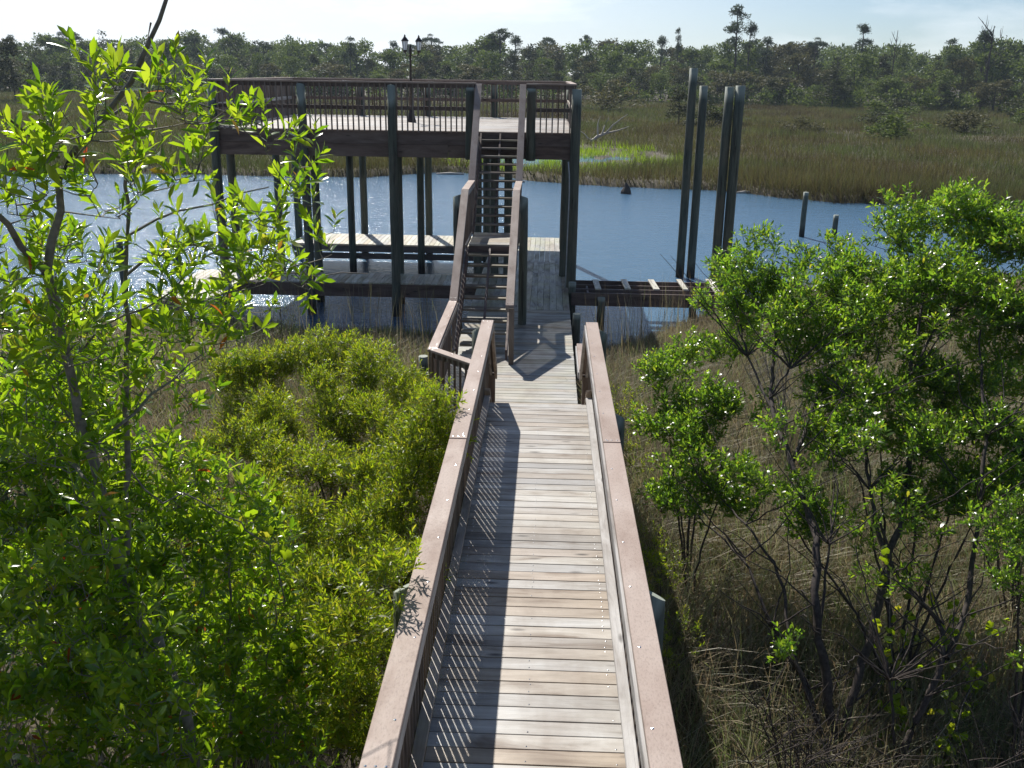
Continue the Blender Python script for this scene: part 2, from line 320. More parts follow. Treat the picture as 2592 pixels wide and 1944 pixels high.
def railing(root, A, B, za, zb, nin, base_a, base_b, mats, cap=True, mid=None, bot=True, pitch=.123, bal_off=-.05, tr_off=.07, seed=1, cap_ext=(0, 0), bal_ins=.1, bal=True, bot_w=.07, cap_w=.143):
    """A,B (x,y) centreline of the cap; za,zb top of cap; nin = unit vector towards the deck; base_a/b = bottom of balusters"""
    A = Vector((*A, 0)); B = Vector((*B, 0)); n = Vector((*nin, 0)); mc, mt, mbm = mats; d = (B-A).normalized(); ln = (B-A).length
    def pt(s, off, dz): 
        q = A+(B-A)*s+n*off; q.z = za+(zb-za)*s+dz; return q
    if cap:
        mb = MB(seed); segs = max(1, round(ln/3.6)); 
        for i in range(segs):
            s0 = i/segs+(-cap_ext[0]/ln if i == 0 else .0008); s1 = (i+1)/segs+(cap_ext[1]/ln if i == segs-1 else -.0008)
            mb.beam(pt(s0, 0, 0), pt(s1, 0, 0), cap_w, .037)
        mb.cm = 1; mb.mat2 = M_SCREW; side = n*.035
        for i in range(int(ln/.6)+1):
            s0 = min(.985, (i+.3+mb.rng.uniform(-.1, .1))*.6/ln); q = pt(s0, .035, 0); screws(mb, [(q.x, q.y)], q.z+.001, .0072)
        for i in range(segs+1):
            for o_ in (-.045, 0, .045):
                q = pt(min(.995, max(.005, i/segs+.05/ln*(1 if i < segs else -1))), o_, 0); screws(mb, [(q.x, q.y)], q.z+.001, .0068)
        mb.build('rail_cap', mc, root, .004)
    mb = MB(seed+1); mb.beam(pt(.0, tr_off, -.039), pt(1, tr_off, -.039), .037, .088); mb.beam(pt(.0, bal_off+.038, -.039), pt(1, bal_off+.038, -.039), .036, .088); mb.build('top_rail', mt, root, .003)
    if mid is not None:
        mb = MB(seed+2); mb.beam(pt(0, bal_off+.038, mid), pt(1, bal_off+.038, mid), .037, .088); mb.build('middle_rail', mt, root, .003)
    if bot is not False:
        mb = MB(seed+3); q0 = pt(.0, .0, 0); q1 = pt(1, .0, 0); q0.z = base_a+bot; q1.z = base_b+bot; mb.beam(q0, q1, bot_w, .037); mb.build('bottom_rail', mt, root, .003)
    if bal:
        mb = MB(seed+4); k = max(1, int(ln/pitch))
        for i in range(k):
            s = (i+.5)/k; q = pt(s, bal_off, -.04); zb_ = base_a+(base_b-base_a)*s; h = .0156
            mb.box(q.x-h, q.x+h, q.y-h, q.y+h, zb_, q.z)
        mb.build('baluster_panel', mbm, root)
def pile(root, x, y, z0, z1, r=.115, tilt=None, name='pile', seed=1, n=14):
    mb = MB(seed+int(abs(x)*97+y*13)); rg = mb.rng; k = 7
    pts = [(x+rg.uniform(-.006, .006), y+rg.uniform(-.006, .006), z0+(z1-z0)*i/k) for i in range(k+1)]
    mb.tube(pts, [r*(1.06-.1*i/k) for i in range(k+1)], n, top_tilt=tilt)
    return mb.build(name, M_PILE, root, 0, True)

# --- boardwalk
DK = zz(-3.92); RC = zz(-2.85)
bw = thing('boardwalk', 'long weathered grey plank boardwalk with pinkish brown rail caps leading away from the viewer', 'boardwalk', (0, 4, 0))
mb = MB(11); boards(mb, -.655, .558, -.6, 11.335, DK, .1375); rg = mb.rng
scr = []
for i in range(87):
    y = -.6+(i+.5)*11.935/87
    for x in (.50, -.04, -.60):
        for dy in (-.04, .04):
            if rg.random() < .55: scr.append((x+rg.uniform(-.008, .008), y+dy))
mb.cm = 1; mb.mat2 = M_SCREW; screws(mb, scr, DK+.001, .0052); mb.build('deck', M_DX, bw, .003)
mb = MB(12)
for x in (-.62, -.05, .50): mb.box(x-.019, x+.019, -.6, 11.30, DK-.036-.235, DK-.037)
mb.box(-.655, .558, 11.302, 11.33, DK-.036-.2, DK-.038)
mb.build('joists', M_TX, bw)
for sx, cx in ((1, -.6775), (-1, .578)):
    railing(bw, (cx, -.6), (cx, 11.28), RC, RC, (sx, 0), DK-.16, DK-.16, (M_CY, M_TY, M_TZ), bot=.27, seed=20+sx, bal_off=-.055, tr_off=.052 if sx > 0 else .07, bot_w=.075)
    tl = (0, 0, 0)
    for yy in (1.9, 5.15, 8.35, 11.35):
        xx = cx-sx*.125; pile(bw, xx, yy, -.6, RC-.13, .072, (-sx*.9*-1, 0, 0) if False else (sx*.55, -.35, 0), 'post')
# --- five steps down from the boardwalk to the pier
PD = zz(-4.85)
st = thing('boardwalk_steps', 'short flight of timber steps dropping from the boardwalk end to the lower pier', 'steps', (0, 11.8, PD))
rs = (DK-PD)/5
for i in range(4):
    mb = MB(30+i); y0 = 11.345+.245*i; mb.box(-.62, .52, y0, y0+.125, DK-rs*(i+1)-.036, DK-rs*(i+1)); mb.box(-.62, .52, y0+.132, y0+.255, DK-rs*(i+1)-.036, DK-rs*(i+1)); mb.build('tread', M_DX, st, .003)
for x in (-.60, .50):
    mb = MB(35); mb.hexa([(x-.019, 11.34, DK-.32), (x+.019, 11.34, DK-.32), (x+.019, 12.25, PD+.0), (x-.019, 12.25, PD), (x-.019, 11.34, DK-.04), (x+.019, 11.34, DK-.04), (x+.019, 12.3, PD+.17), (x-.019, 12.3, PD+.17)])
    mb.build('stringer', M_TY, st)
for sx, cx in ((1, -.6775), (-1, .578)):
    railing(st, (cx, 11.29), (cx, 12.32), RC, zz(-3.8), (sx, 0), DK+.08, PD+.08, (M_CY, M_TY, M_TZ), bot=.12, seed=40+sx, tr_off=.052 if sx > 0 else .07)
    mb = MB(44); mb.box(cx-.045+sx*.0, cx+.045+sx*.0, 12.24, 12.33, PD, zz(-3.84)); mb.build('newel_post', M_TZ, st, .004)

# --- lower pier
pr = thing('pier', 'lower grey pier deck with algae tinted boards running out over the river', 'pier', (0, 20, 0))
mb = MB(50); boards(mb, -1.60, .555, 13.36, 20.2, PD, .14)
for i in range(8): y = 12.24+i*.14; mb.box(max(-1.6, -.74-(y+.07-12.42)*.97), .555, y+.0035, y+.1365, PD-.036, PD)
mb.build('deck', M_PX, pr, .003)
mb = MB(51); boards(mb, -1.60, .555, 20.206, 29.75, PD, .14, 'y', split=[.3, .42, .55]); mb.build('deck', M_PY, pr, .003)
mb = MB(52)
for x in (-1.58, -.5, .535): mb.box(x-.02, x+.02, 13.4 if x < -1 else 12.22, 29.72, PD-.036-.24, PD-.038)
for y in (13.5, 15.5, 18.9, 22.45, 25.9, 29.73): mb.box(-1.55, .51, y-.018, y+.018, PD-.036-.27, PD-.04)
mb.build('beams', M_TX, pr)
for x, y, z1, r in ((.66, 19.0, -4.63, .085), (.64, 21.95, -4.6, .09), (.62, 23.3, -4.6, .085), (-1.70, 16.5, -4.95, .1), (-1.70, 25.9, -4.95, .1), (.66, 26.5, -4.95, .1), (.62, 12.9, -4.95, .09)):
    pile(pr, x, y, -1.2, zz(z1), r, None)
railing(pr, (.565, 12.42), (.565, 13.75), zz(-3.8), zz(-3.8), (-1, 0), PD-.1, PD-.1, (M_CY, M_TY, M_TZ), bot=.2, seed=60)
pile(pr, .70, 13.6, -.8, zz(-3.86), .08, None, 'post')
railing(pr, (-.72, 12.42), (-1.59, 13.30), zz(-3.8), zz(-3.8), (.7, .7), PD-.35, PD-.35, (M_CY, M_TY, M_TZ), bot=.12, seed=64, cap_ext=(.05, .03))
railing(pr, (-1.59, 13.28), (-1.59, 16.35), zz(-3.798), zz(-3.798), (1, 0), PD-.2, PD-.2, (M_CY, M_TY, M_TZ), bot=.2, seed=68, cap_ext=(.05, 0))
pile(pr, -1.72, 13.24, -.8, zz(-3.9), .07, None, 'post')

# --- finger docks under the platform
def finger(name, label, x0, x1, y0, y1, zt, two, seed):
    r = thing(name, label, 'dock', ((x0+x1)/2, (y0+y1)/2, 0), 'finger docks under the raised platform')
    mb = MB(seed); boards(mb, x0, x1, y0, y1, zt, .14, 'y'); mb.build('deck', M_FY, r, .003)
    mb = MB(seed+1); mb.box(x0, x1, y0-.04, y0-.002, zt-.22 if two else zt-.34, zt-.03); mb.box(x0, x1, y1+.002, y1+.04, zt-.22, zt-.03); mb.build('fascia', M_TX, r, .003)
    mb = MB(seed+2)
    if two: mb.box(x0+.05, x1, y0+.02, y0+.06, zt-.44, zt-.27); mb.box(x0+.05, x1, y1-.06, y1-.02, zt-.44, zt-.27)
    else: mb.box(x0+.05, x1, (y0+y1)/2-.02, (y0+y1)/2+.02, zt-.3, zt-.04)
    for i in range(4):
        xx = x0+.3+i*(x1-x0-.6)/3; mb.box(xx-.02, xx+.02, y0+.07, y1-.07, zt-.26, zt-.04)
    mb.build('beams', M_TX, r); return r
finger('finger_dock', 'near finger dock, dark fascia, in the shade of the raised platform', -8.7, -1.61, 22.6, 23.75, PD, False, 70)
finger('finger_dock', 'far finger dock with sunlit pale boards behind the platform piles', -7.45, -1.61, 27.92, 29.75, PD, True, 80)
r = thing('dock_landing', 'small grey board landing at the left end of the near finger dock', 'dock', (-8, 21.8, 0))
mb = MB(85); boards(mb, -8.7, -7.3, 20.6, 22.55, PD+.0, .14, 'y'); mb.build('deck', M_FY, r, .003)
mb = MB(86)
for k in range(3): mb.box(-8.68, -7.32, 20.58+.25*k, 20.61+.25*k, PD-.3, PD-.04)
mb.box(-8.68, -7.32, 20.52, 20.56, PD-.2, PD-.05); mb.build('beams', M_TY, r)
for x in (-8.5, -7.4): pile(r, x, 20.8, -1, PD-.05, .09)

# --- open joist frame on the right
r = thing('open_joist_dock', 'unfinished open dock frame of bare dark joists over the water right of the pier', 'dock', (2.5, 22.4, 0))
FR = zz(-4.79)
for y in (21.7, 22.15, 22.6, 23.1): mb = MB(90+int(y*3)); mb.box(.62, 4.35 if y < 23 else 4.05, y-.019, y+.019, FR-.30, FR); mb.build('joist', M_TX, r, .003)
for x in (1.0, 4.2): mb = MB(97); mb.box(x-.02, x+.02, 21.74, 22.13, FR-.3, FR-.02); mb.box(x-.02, x+.02, 22.19, 22.56, FR-.3, FR-.02); mb.build('blocking', M_TX, r)
for i, (x, y0, y1, dx) in enumerate([(1.22, 22.02, 23.06, .03), (1.92, 22.1, 23.16, .02), (2.58, 22.1, 23.2, .03), (3.28, 22.15, 23.3, .02), (4.0, 21.65, 23.4, .0)]):
    mb = MB(100+i); mb.hexa([(x-.07+dx, y0, FR+.002), (x+.07+dx, y0, FR+.002), (x+.07, y1, FR+.002), (x-.07, y1, FR+.002), (x-.07+dx, y0, FR+.038), (x+.07+dx, y0, FR+.038), (x+.07, y1, FR+.038), (x-.07, y1, FR+.038)], .22); mb.build('cross_board', M_FY, r, .003)
for x in (1.3, 3.4): pile(r, x, 21.6, -1.2, FR-.08, .09)

# --- raised platform
UD = zz(-1.297); UR = zz(-.227); PX0, PX1, PY0, PY1 = -7.72, .52, 22.70, 30.05
pf = thing('raised_platform', 'high square deck on green piles with a dark brown baluster railing above the river', 'platform', (-3.6, 26, 0))
mb = MB(120); boards(mb, PX0, PX1, PY0, PY1, UD, .14); mb.build('deck', M_DX, pf, .003)
mb = MB(121); mb.box(PX0, PX1, PY0-.045, PY0-.003, UD-.31, UD-.01); mb.box(PX0, -2.3, PY0-.042, PY0-.005, UD-.60, UD-.313); mb.box(-2.295, PX1, PY0-.042, PY0-.005, UD-.60, UD-.313)
mb.box(PX0, PX1, PY1+.003, PY1+.04, UD-.6, UD-.02); mb.box(PX0-.042, PX0-.003, PY0, PY1, UD-.6, UD-.02); mb.box(PX1+.003, PX1+.042, PY0, PY1, UD-.6, UD-.02); mb.build('fascia', M_TX, pf, .004)
mb = MB(122)
for i in range(15): x = PX0+.3+i*(PX1-PX0-.6)/14; mb.box(x-.02, x+.02, PY0+.01, PY1-.01, UD-.26, UD-.038)
for y in (23.9, 27.8, 29.85): mb.box(PX0+.05, PX1-.05, y-.16, y-.12, UD-.56, UD-.262); mb.box(PX0+.05, PX1-.05, y+.12, y+.16, UD-.56, UD-.262)
mb.build('beams', M_TX, pf)
XS = [-7.68, -5.62, -3.56]
for x in XS+[-1.78, -.40, .62]: pile(pf, x, PY0-.13, -1.6 if x not in (-1.78, -.40) else UD-.62, UR-.11, .104 if x < 0 else .115, (0, -.45, 0) if x < -2.5 else None)
for x in XS+[-1.6, .56]: pile(pf, x-.1, 23.9, -1.6, UD-.1, .102)
for x in (-7.75, -5.64, -3.62, -1.72, .5): pile(pf, x, 27.8, -1.6, UD-.1, .102)
for x in (-7.82, -5.72, -3.68, -1.66, .62): pile(pf, x, 30.2, -1.6, UR-.1, .11)
for x in (-.95, -1.28): pile(pf, x, 23.9, -1.6, UD-.1, .1)
mts = (M_CX, M_TX, M_TZ); bz = UD-.03
railing(pf, (PX0-.02, PY0-.10), (-1.655, PY0-.10), UR, UR, (0, 1), bz, bz, mts, mid=-.53, bot=False, seed=130, cap_ext=(.05, 0), bal_off=-.035, tr_off=.03)
railing(pf, (-.52, PY0-.10), (PX1+.03, PY0-.10), UR, UR, (0, 1), bz, bz, mts, mid=-.53, bot=False, seed=135, cap_ext=(0, .05), bal_off=-.035, tr_off=.03)
railing(pf, (PX0-.02, PY1), (PX1+.03, PY1), UR, UR, (0, -1), bz, bz, mts, mid=-.53, bot=False, seed=140, cap_ext=(.07, .07), bal_off=-.035, tr_off=.03)
railing(pf, (PX1+.03, PY0-.02), (PX1+.03, PY1-.08), UR-.001, UR-.001, (-1, 0), bz, bz, (M_CY, M_TY, M_TZ), mid=-.53, bot=False, seed=145, bal_off=-.035, tr_off=.03)
railing(pf, (PX0-.02, PY0-.02), (PX0-.02, PY1-.08), UR-.001, UR-.001, (1, 0), bz, bz, (M_CY, M_TY, M_TZ), mid=-.53, bot=False, seed=150, bal_off=-.035, tr_off=.03)
mb = MB(155); mb.tube([(.47, 22.38, UD-.62), (.50, 22.37, UD-.9), (.515, 22.37, UD-1.3), (.50, 22.37, 2.0), (.49, 22.37, PD+.02)], [.013]*5, 6); mb.build('conduit', M_CONDUIT, pf, 0, True)

# --- staircase
sr = thing('staircase', 'steep two-flight open riser timber staircase with a small landing climbing to the raised platform', 'staircase', (-1.09, 19.6, PD))
rz = (UD-PD)/22; XL, XR = -1.515, -.675
def tread(y, z, i):
    mb = MB(200+i); mb.box(XL, XR, y, y+.118, z-.037, z); mb.box(XL, XR, y+.123, y+.24, z-.037, z); mb.build('tread', M_SX, sr, .003)
for i in range(1, 12): tread(22.66-.20*i, UD-rz*i, i)
zl = UD-rz*12
mb = MB(230); boards(mb, XL, XR, 18.87, 20.38, zl, .14); mb.build('landing', M_PX, sr, .003)
mb = MB(231); mb.box(XL+.0, XR, 18.875, 18.905, zl-.23, zl-.038); mb.box(XL, XR, 20.34, 20.375, zl-.23, zl-.038); mb.box(-1.1, -1.06, 18.90, 20.345, zl-.22, zl-.039); mb.build('landing_frame', M_TX, sr)
for i in range(1, 10): tread(18.66-.238*(i-1)-.03, zl-rz*i, 20+i)
for x in (XL-.022, (XL+XR)/2, XR+.022):
    mb = MB(240+int(x*10)); mb.hexa([(x-.019, 20.36, zl-.25), (x+.019, 20.36, zl-.25), (x+.019, 22.64, UD-.30), (x-.019, 22.64, UD-.30), (x-.019, 20.36, zl+.02 if abs(x+1.1) > .2 else zl-.04), (x+.019, 20.36, zl+.02 if abs(x+1.1) > .2 else zl-.04), (x+.019, 22.64, UD-.03), (x-.019, 22.64, UD-.03)]); mb.build('stringer', M_TX, sr)
    mb = MB(250+int(x*10)); dz = .02 if abs(x+1.1) > .2 else -.07
    mb.hexa([(x-.019, 16.35, PD), (x+.019, 16.35, PD), (x+.019, 18.86, zl-.27), (x-.019, 18.86, zl-.27), (x-.019, 16.35, PD+.16+dz), (x+.019, 16.35, PD+.16+dz), (x+.019, 18.86, zl-.04), (x-.019, 18.86, zl-.04)]); mb.build('stringer', M_TX, sr)
for cx, sx in ((-1.59, 1), (-.59, -1)):
    k = dict(pitch=.125, bal_off=-.02, tr_off=.05); mt3 = (M_CY, M_TY, M_TZ)
    railing(sr, (cx, 22.60), (cx, 20.55), zz(-.245), zz(-2.17), (sx, 0), UD-.22, zl-.16, mt3, bot=.14, seed=260+sx, bot_w=.05, **k)
    railing(sr, (cx, 20.55), (cx, 18.90), zz(-2.17), zz(-2.17), (sx, 0), zl-.16, zl-.16, mt3, bot=.14, seed=270+sx, bot_w=.05, **k)
    railing(sr, (cx, 18.90), (cx, 16.10 if sx < 0 else 16.40), zz(-2.17), zz(-3.8), (sx, 0), zl-.16, PD+.05, mt3, bot=.1, seed=280+sx, bot_w=.05, **k)
    pile(sr, cx-sx*.15, 18.92, -.9, zz(-2.3), .085, (sx*.35, -.2, 0), 'post')
mb = MB(290); mb.box(-.60, -.51, 16.05, 16.14, PD, zz(-3.84)); mb.build('newel_post', M_TZ, sr, .004)

# --- loose piles
for i, (x, y, z1, r_, lb) in enumerate([(3.95, 28, 5.83, .118, 'tallest green piling of the four, leftmost, standing in the river'), (4.265, 28, 5.37, .118, 'slim green piling second from the left of the four tall ones'),
        (4.175, 23.5, 5.40, .112, 'thick green piling third from the left, at the end of the dock frame'), (4.41, 23.45, 5.43, .118, 'rightmost of the four tall green pilings, brushing the right shrub')]):
    o = pile(None, x, y, -1.6, z1, r_, None, 'mooring_pile', 300+i); tag(o, lb, 'piling', 'tall mooring pilings right of the pier')
for i, (x, y, z1, r_, lb) in enumerate([(9.47, 36, 1.63, .1, 'short green post in the river above the right shrubs, the taller of two'), (10.66, 36, .72+.1, .1, 'lower of the two short river posts, just above the right shrub tops'),
        (-10.97, 24.3, 1.45, .085, 'thin dark post in the water seen through the left shrub branches'), (-11.39, 29.2, .62, .085, 'far short post in the water behind the left shrub leaves')]):
    o = pile(None, x, y, -1.4, z1, r_, None, 'river_post', 320+i); tag(o, lb, 'post', 'short posts standing in the river')

# --- lamp post on the platform
lp = thing('lamp_post', 'dark lamp post with two lanterns standing on the raised platform', 'lamp post', (-3.66, 26.5, UD))
lx, ly = -3.66, 26.5
mb = MB(340); mb.tube([(lx, ly, UD), (lx, ly, UD+.04), (lx, ly, UD+.10), (lx, ly, UD+.34), (lx, ly, UD+.42)], [.125, .125, .10, .055, .035], 12); mb.build('base', M_IRON, lp, 0, True)
mb = MB(341); mb.tube([(lx, ly, UD+.40), (lx, ly, UD+.9), (lx, ly, zz(.40)), (lx, ly, zz(.52)), (lx, ly, zz(.60)), (lx, ly, zz(.67))], [.032, .030, .027, .045, .03, .006], 10); mb.build('pole', M_IRON, lp, 0, True)
for s in (-1, 1):
    ex, ey = lx+.045+s*.155, ly+s*.20
    mb = MB(342); mb.tube([(lx, ly, zz(.40)), (lx+s*.05, ly+s*.07, zz(.37)), (ex-s*.02, ey-s*.02, zz(.40)), (ex, ey, zz(.47))], [.014]*4, 6); mb.build('arm', M_IRON, lp, 0, True)
    mb = MB(343); mb.tube([(ex, ey, zz(.45)), (ex, ey, zz(.47)), (ex, ey, zz(.52))], [.02, .045, .05], 8)
    mb.tube([(ex, ey, zz(.735)), (ex, ey, zz(.75)), (ex, ey, zz(.80)), (ex, ey, zz(.845)), (ex, ey, zz(.86)), (ex, ey, zz(.90))], [.10, .098, .06, .022, .026, .006], 8)
    for a in range(4):
        t = a*math.pi/2+.5; mb.tube([(ex+.05*math.cos(t), ey+.05*math.sin(t), zz(.515)), (ex+.082*math.cos(t), ey+.082*math.sin(t), zz(.74))], [.006, .006], 4)
    ln = mb.build('lantern', M_IRON, lp)
    mb = MB(344); mb.tube([(ex, ey, zz(.52)), (ex, ey, zz(.735))], [.045, .076], 8); g = mb.build('glass', M_GLASS, None, base=tuple(lp.location)); g.location = (0, 0, 0); g.parent = ln

# ---------------------------------------------------------------- foliage generators
def nrm(a): return a/np.maximum(1e-9, np.linalg.norm(a, axis=-1, keepdims=True))
class Geo:
    def __init__(s): s.V = []; s.F = {}; s.R = []; s.n = 0
    def add(s, V, Fs, r):
        V = V.reshape(-1, 3); s.V.append(V); s.R.append(r.ravel())
        for f in Fs: s.F.setdefault(f.shape[1], []).append(f+s.n)
        s.n += len(V)
    def obj(s, name, mat, parent=None, loc=(0, 0, 0), smooth=False):
        V = np.concatenate(s.V); off = np.array(parent.location if parent is not None else loc, float)
        me = np_mesh(name, V-off, [np.concatenate(f) for f in s.F.values()], mat, np.concatenate(s.R), smooth=smooth)
        o = put(bpy.data.objects.new(name, me), parent)
        if parent is None: o.location = loc
        return o
def leaves(geo, P, D, Nn, Ln, Wd, rg, hi=False, curl=.12, heart=False):
    n = len(P); D = nrm(D); Nn = nrm(Nn-(Nn*D).sum(-1, keepdims=True)*D); S = np.cross(D, Nn)
    if heart: T = [-.12, .05, .05, .0, .45, .45, .5, .85, .85, 1.0]; 
    if heart:
        t = np.array([0, -.12, -.12, .25, .25, .6, .6, 1]); s_ = np.array([0, -.3, .3, -.52, .52, -.36, .36, 0]); f = [np.array([[0, 2, 4], [0, 3, 1]]), np.array([[0, 4, 6, 5]])]
        f = [np.array([[0, 4, 2], [0, 1, 3], [5, 6, 7]]), np.array([[0, 3, 5, 6], [0, 6, 4, 4]])]
        f = [np.array([[0, 2, 4], [0, 3, 1], [5, 7, 6], [0, 4, 6], [0, 6, 5], [0, 5, 3]])]
    elif hi:
        t = np.array([0, .3, .3, .3, .68, .68, .68, 1]); s_ = np.array([0, -.38, 0, .38, -.5, 0, .5, 0])
        f = [np.array([[0, 3, 2], [0, 2, 1], [6, 7, 5], [5, 7, 4]]), np.array([[2, 3, 6, 5], [1, 2, 5, 4]])]
    else:
        t = np.array([0, .35, .35, .72, .72, 1]); s_ = np.array([0, -.45, .45, -.42, .42, 0]); f = [np.array([[0, 2, 1], [3, 4, 5]]), np.array([[1, 2, 4, 3]])]
    k = len(t); cv = rg.uniform(.2, 1.8, (n, 1, 1))*curl; fold = rg.uniform(.1, .5, (n, 1, 1))
    V = P[:, None]+D[:, None]*(t[None, :, None]*Ln[:, None, None])+S[:, None]*(s_[None, :, None]*Wd[:, None, None])-Nn[:, None]*(t[None, :, None]**2*Ln[:, None, None]*cv)+Nn[:, None]*(np.abs(s_)[None, :, None]*Wd[:, None, None]*fold)
    base = (np.arange(n)*k)[:, None, None]
    geo.add(V, [(ff[None]+base).reshape(-1, ff.shape[1]) for ff in f], np.repeat(rg.uniform(0, 1, n), k))
def tubes(geo, pts, rad, rg, n=3):   # pts (N,K,3) rad (N,K)
    Nn, K = pts.shape[:2]; d = nrm(np.gradient(pts, axis=1)); ref = np.where(np.abs(d[..., 2:3]) > .9, [1., 0, 0], [0, 0, 1.]); u = nrm(np.cross(d, ref)); v = np.cross(d, u)
    a = np.arange(n)*2*np.pi/n
    V = pts[:, :, None]+(u[:, :, None]*np.cos(a)[:, None]+v[:, :, None]*np.sin(a)[:, None])*rad[:, :, None, None]
    i = np.arange(Nn)[:, None, None]*K*n+np.arange(K-1)[None, :, None]*n; k = np.arange(n)[None, None]
    q = np.stack([i+k, i+(k+1) % n, i+n+(k+1) % n, i+n+k], -1).reshape(-1, 4)
    geo.add(V, [q], np.repeat(rg.uniform(0, 1, Nn), K*n))
def limb(geo, nodes, pl, r0, r1, rg, n=7, jit=.03, step=.12):
    pl = np.array(pl, float); seg = np.linalg.norm(np.diff(pl, axis=0), axis=1); s = np.concatenate([[0], np.cumsum(seg)]); m = max(3, int(s[-1]/step)); t = np.linspace(0, s[-1], m)
    P = np.stack([np.interp(t, s, pl[:, i]) for i in range(3)], 1); 
    for _ in range(2): P[1:-1] = .5*P[1:-1]+.25*(P[:-2]+P[2:])
    P[1:] += rg.normal(0, jit*.3, (m-1, 3)); R = np.linspace(r0, r1, m)*(1+rg.uniform(-.08, .08, m))
    tubes(geo, P[None], R[None], rg, n); nodes.extend(P.tolist()); return P
def shrub(name, label, cat, limbs, lobes, per, leaf, mats, seed, hi=False, nleaf=9, shoot=.14, group=None, twigr=.004, surf=.6, base=None, upb=.8, spray=2, flat=1.0, lob_l=None):
    rg = np.random.RandomState(seed); wood_ = Geo(); lf = Geo(); nodes = []
    for pl, r0, r1 in limbs: limb(wood_, nodes, pl, r0, r1, rg)
    C = []; O = []
    for (x, y, z, r) in lobes:
        n = max(3, int(per*(r/.25)**2)); d = nrm(rg.normal(size=(n, 3))); rr = r*(surf+(1-surf)*rg.uniform(0, 1, (n, 1))**.5)
        C.append(np.array([x, y, z])+d*rr*np.array([1, 1.3, .85*flat])); O.append(d)
    C = np.concatenate(C); O = np.concatenate(O); nd = np.array(nodes); root = nd[0]
    order = np.argsort(np.linalg.norm(C-root, axis=1)); C = C[order]; O = O[order]
    pts = []; rads = []; buf = np.zeros((len(nd)+3*len(C), 3)); buf[:len(nd)] = nd; k = len(nd)
    for c in C:
        dlt = buf[:k]-c; dist = np.sqrt((dlt*dlt).sum(1))+np.maximum(0, dlt[:, 2])*1.2+.15*np.linalg.norm(buf[:k]-root, axis=1); a = buf[np.argmin(dist)]
        m = (a+c)/2+rg.normal(0, .06, 3)*np.linalg.norm(c-a); m[2] -= .05*np.linalg.norm(c-a)
        t = np.array([0, .33, .66, 1.])[:, None]; p = (1-t)**2*a+2*t*(1-t)*m+t*t*c; pts.append(p); ln = np.linalg.norm(c-a); rads.append(np.linspace(twigr*(1+min(2.2, ln*2)), twigr*.55, 4))
        buf[k:k+3] = p[1:]; k += 3
    tubes(wood_, np.array(pts), np.array(rads), rg, 3)
    C = np.repeat(C, spray, 0); O = np.repeat(O, spray, 0); n = len(C)
    ax = nrm(O*.55+np.array([0, 0, upb])+rg.normal(0, .45, (n, 3))); ln = rg.uniform(.6, 1.3, n)*shoot; S0 = C+rg.normal(0, .25*shoot, (n, 3))*(spray > 1)
    st_ = np.stack([S0-ax*ln[:, None]*.3, S0+ax*ln[:, None]*.4, S0+ax*ln[:, None]], 1)
    st_[:, 0] = C; tubes(wood_, st_, np.tile([twigr*.6, twigr*.45, twigr*.2], (n, 1)), rg, 3)
    j = np.arange(nleaf); tt = .15+.85*(j/(nleaf-1))**.8
    P = S0[:, None]+ax[:, None]*(ln[:, None, None]*tt[None, :, None])
    u = nrm(np.cross(ax, rg.normal(size=(n, 3)))); v = np.cross(ax, u); ang = j*2.4+rg.uniform(0, 6.28, (n, 1)); al = (1.25-.75*tt)[None]+rg.normal(0, .18, (n, nleaf))
    rad = u[:, None]*np.cos(ang)[..., None]+v[:, None]*np.sin(ang)[..., None]; D = ax[:, None]*np.cos(al)[..., None]+rad*np.sin(al)[..., None]
    Nn = ax[:, None]+rg.normal(0, .25, D.shape); Lr = leaf[0]*rg.uniform(.42, 1.25, (n, nleaf))*(1.05-.35*tt[None]); Wr = Lr*leaf[1]*rg.uniform(.85, 1.15, (n, nleaf))
    leaves(lf, P.reshape(-1, 3), D.reshape(-1, 3), Nn.reshape(-1, 3), Lr.ravel(), Wr.ravel(), rg, hi)
    b = base or tuple(root); th = thing(name, label, cat, b, group)
    wood_.obj('branches', mats[1], th, smooth=True); lf.obj('foliage', mats[0], th); return th

# ---------------------------------------------------------------- foreground plants
def sw(l, r0, r1): return (l, r0, r1)
def ragged(lobes, seed, a=.38, b=.72):
    rg = random.Random(seed); o = []
    for (x, y, z, r) in lobes:
        for _ in range(5): o.append((x+rg.uniform(-.75, .75)*r, y+rg.uniform(-.8, .8)*r, z+rg.uniform(-.6, .7)*r, r*rg.uniform(a, b)))
    return o
A_UP = [(-1.56,3.6,5.62,.06),(-1.81,3.4,5.40,.11),(-1.66,3.5,5.45,.10),(-1.46,3.7,5.52,.13),(-1.33,3.8,5.51,.12),(-1.16,4.2,5.39,.10),(-1.03,4.4,5.29,.07),(-1.17,4.5,5.1,.10),(-1.53,4.1,5.29,.12),(-1.74,4.0,5.18,.13),(-1.95,3.6,5.26,.17),(-1.55,4.5,4.92,.12),(-1.42,4.7,4.75,.14),(-1.27,4.9,4.62,.09),(-1.73,4.4,4.8,.14),(-2.03,4.2,4.79,.17),(-2.13,3.8,4.82,.17),(-2.31,4.2,4.43,.23),(-2.11,4.5,4.36,.23),(-1.82,4.8,4.38,.22),(-1.65,5.1,4.31,.13),(-2.45,4.4,4.04,.26),(-2.17,4.7,3.95,.23),(-1.98,5.0,3.9,.12)]
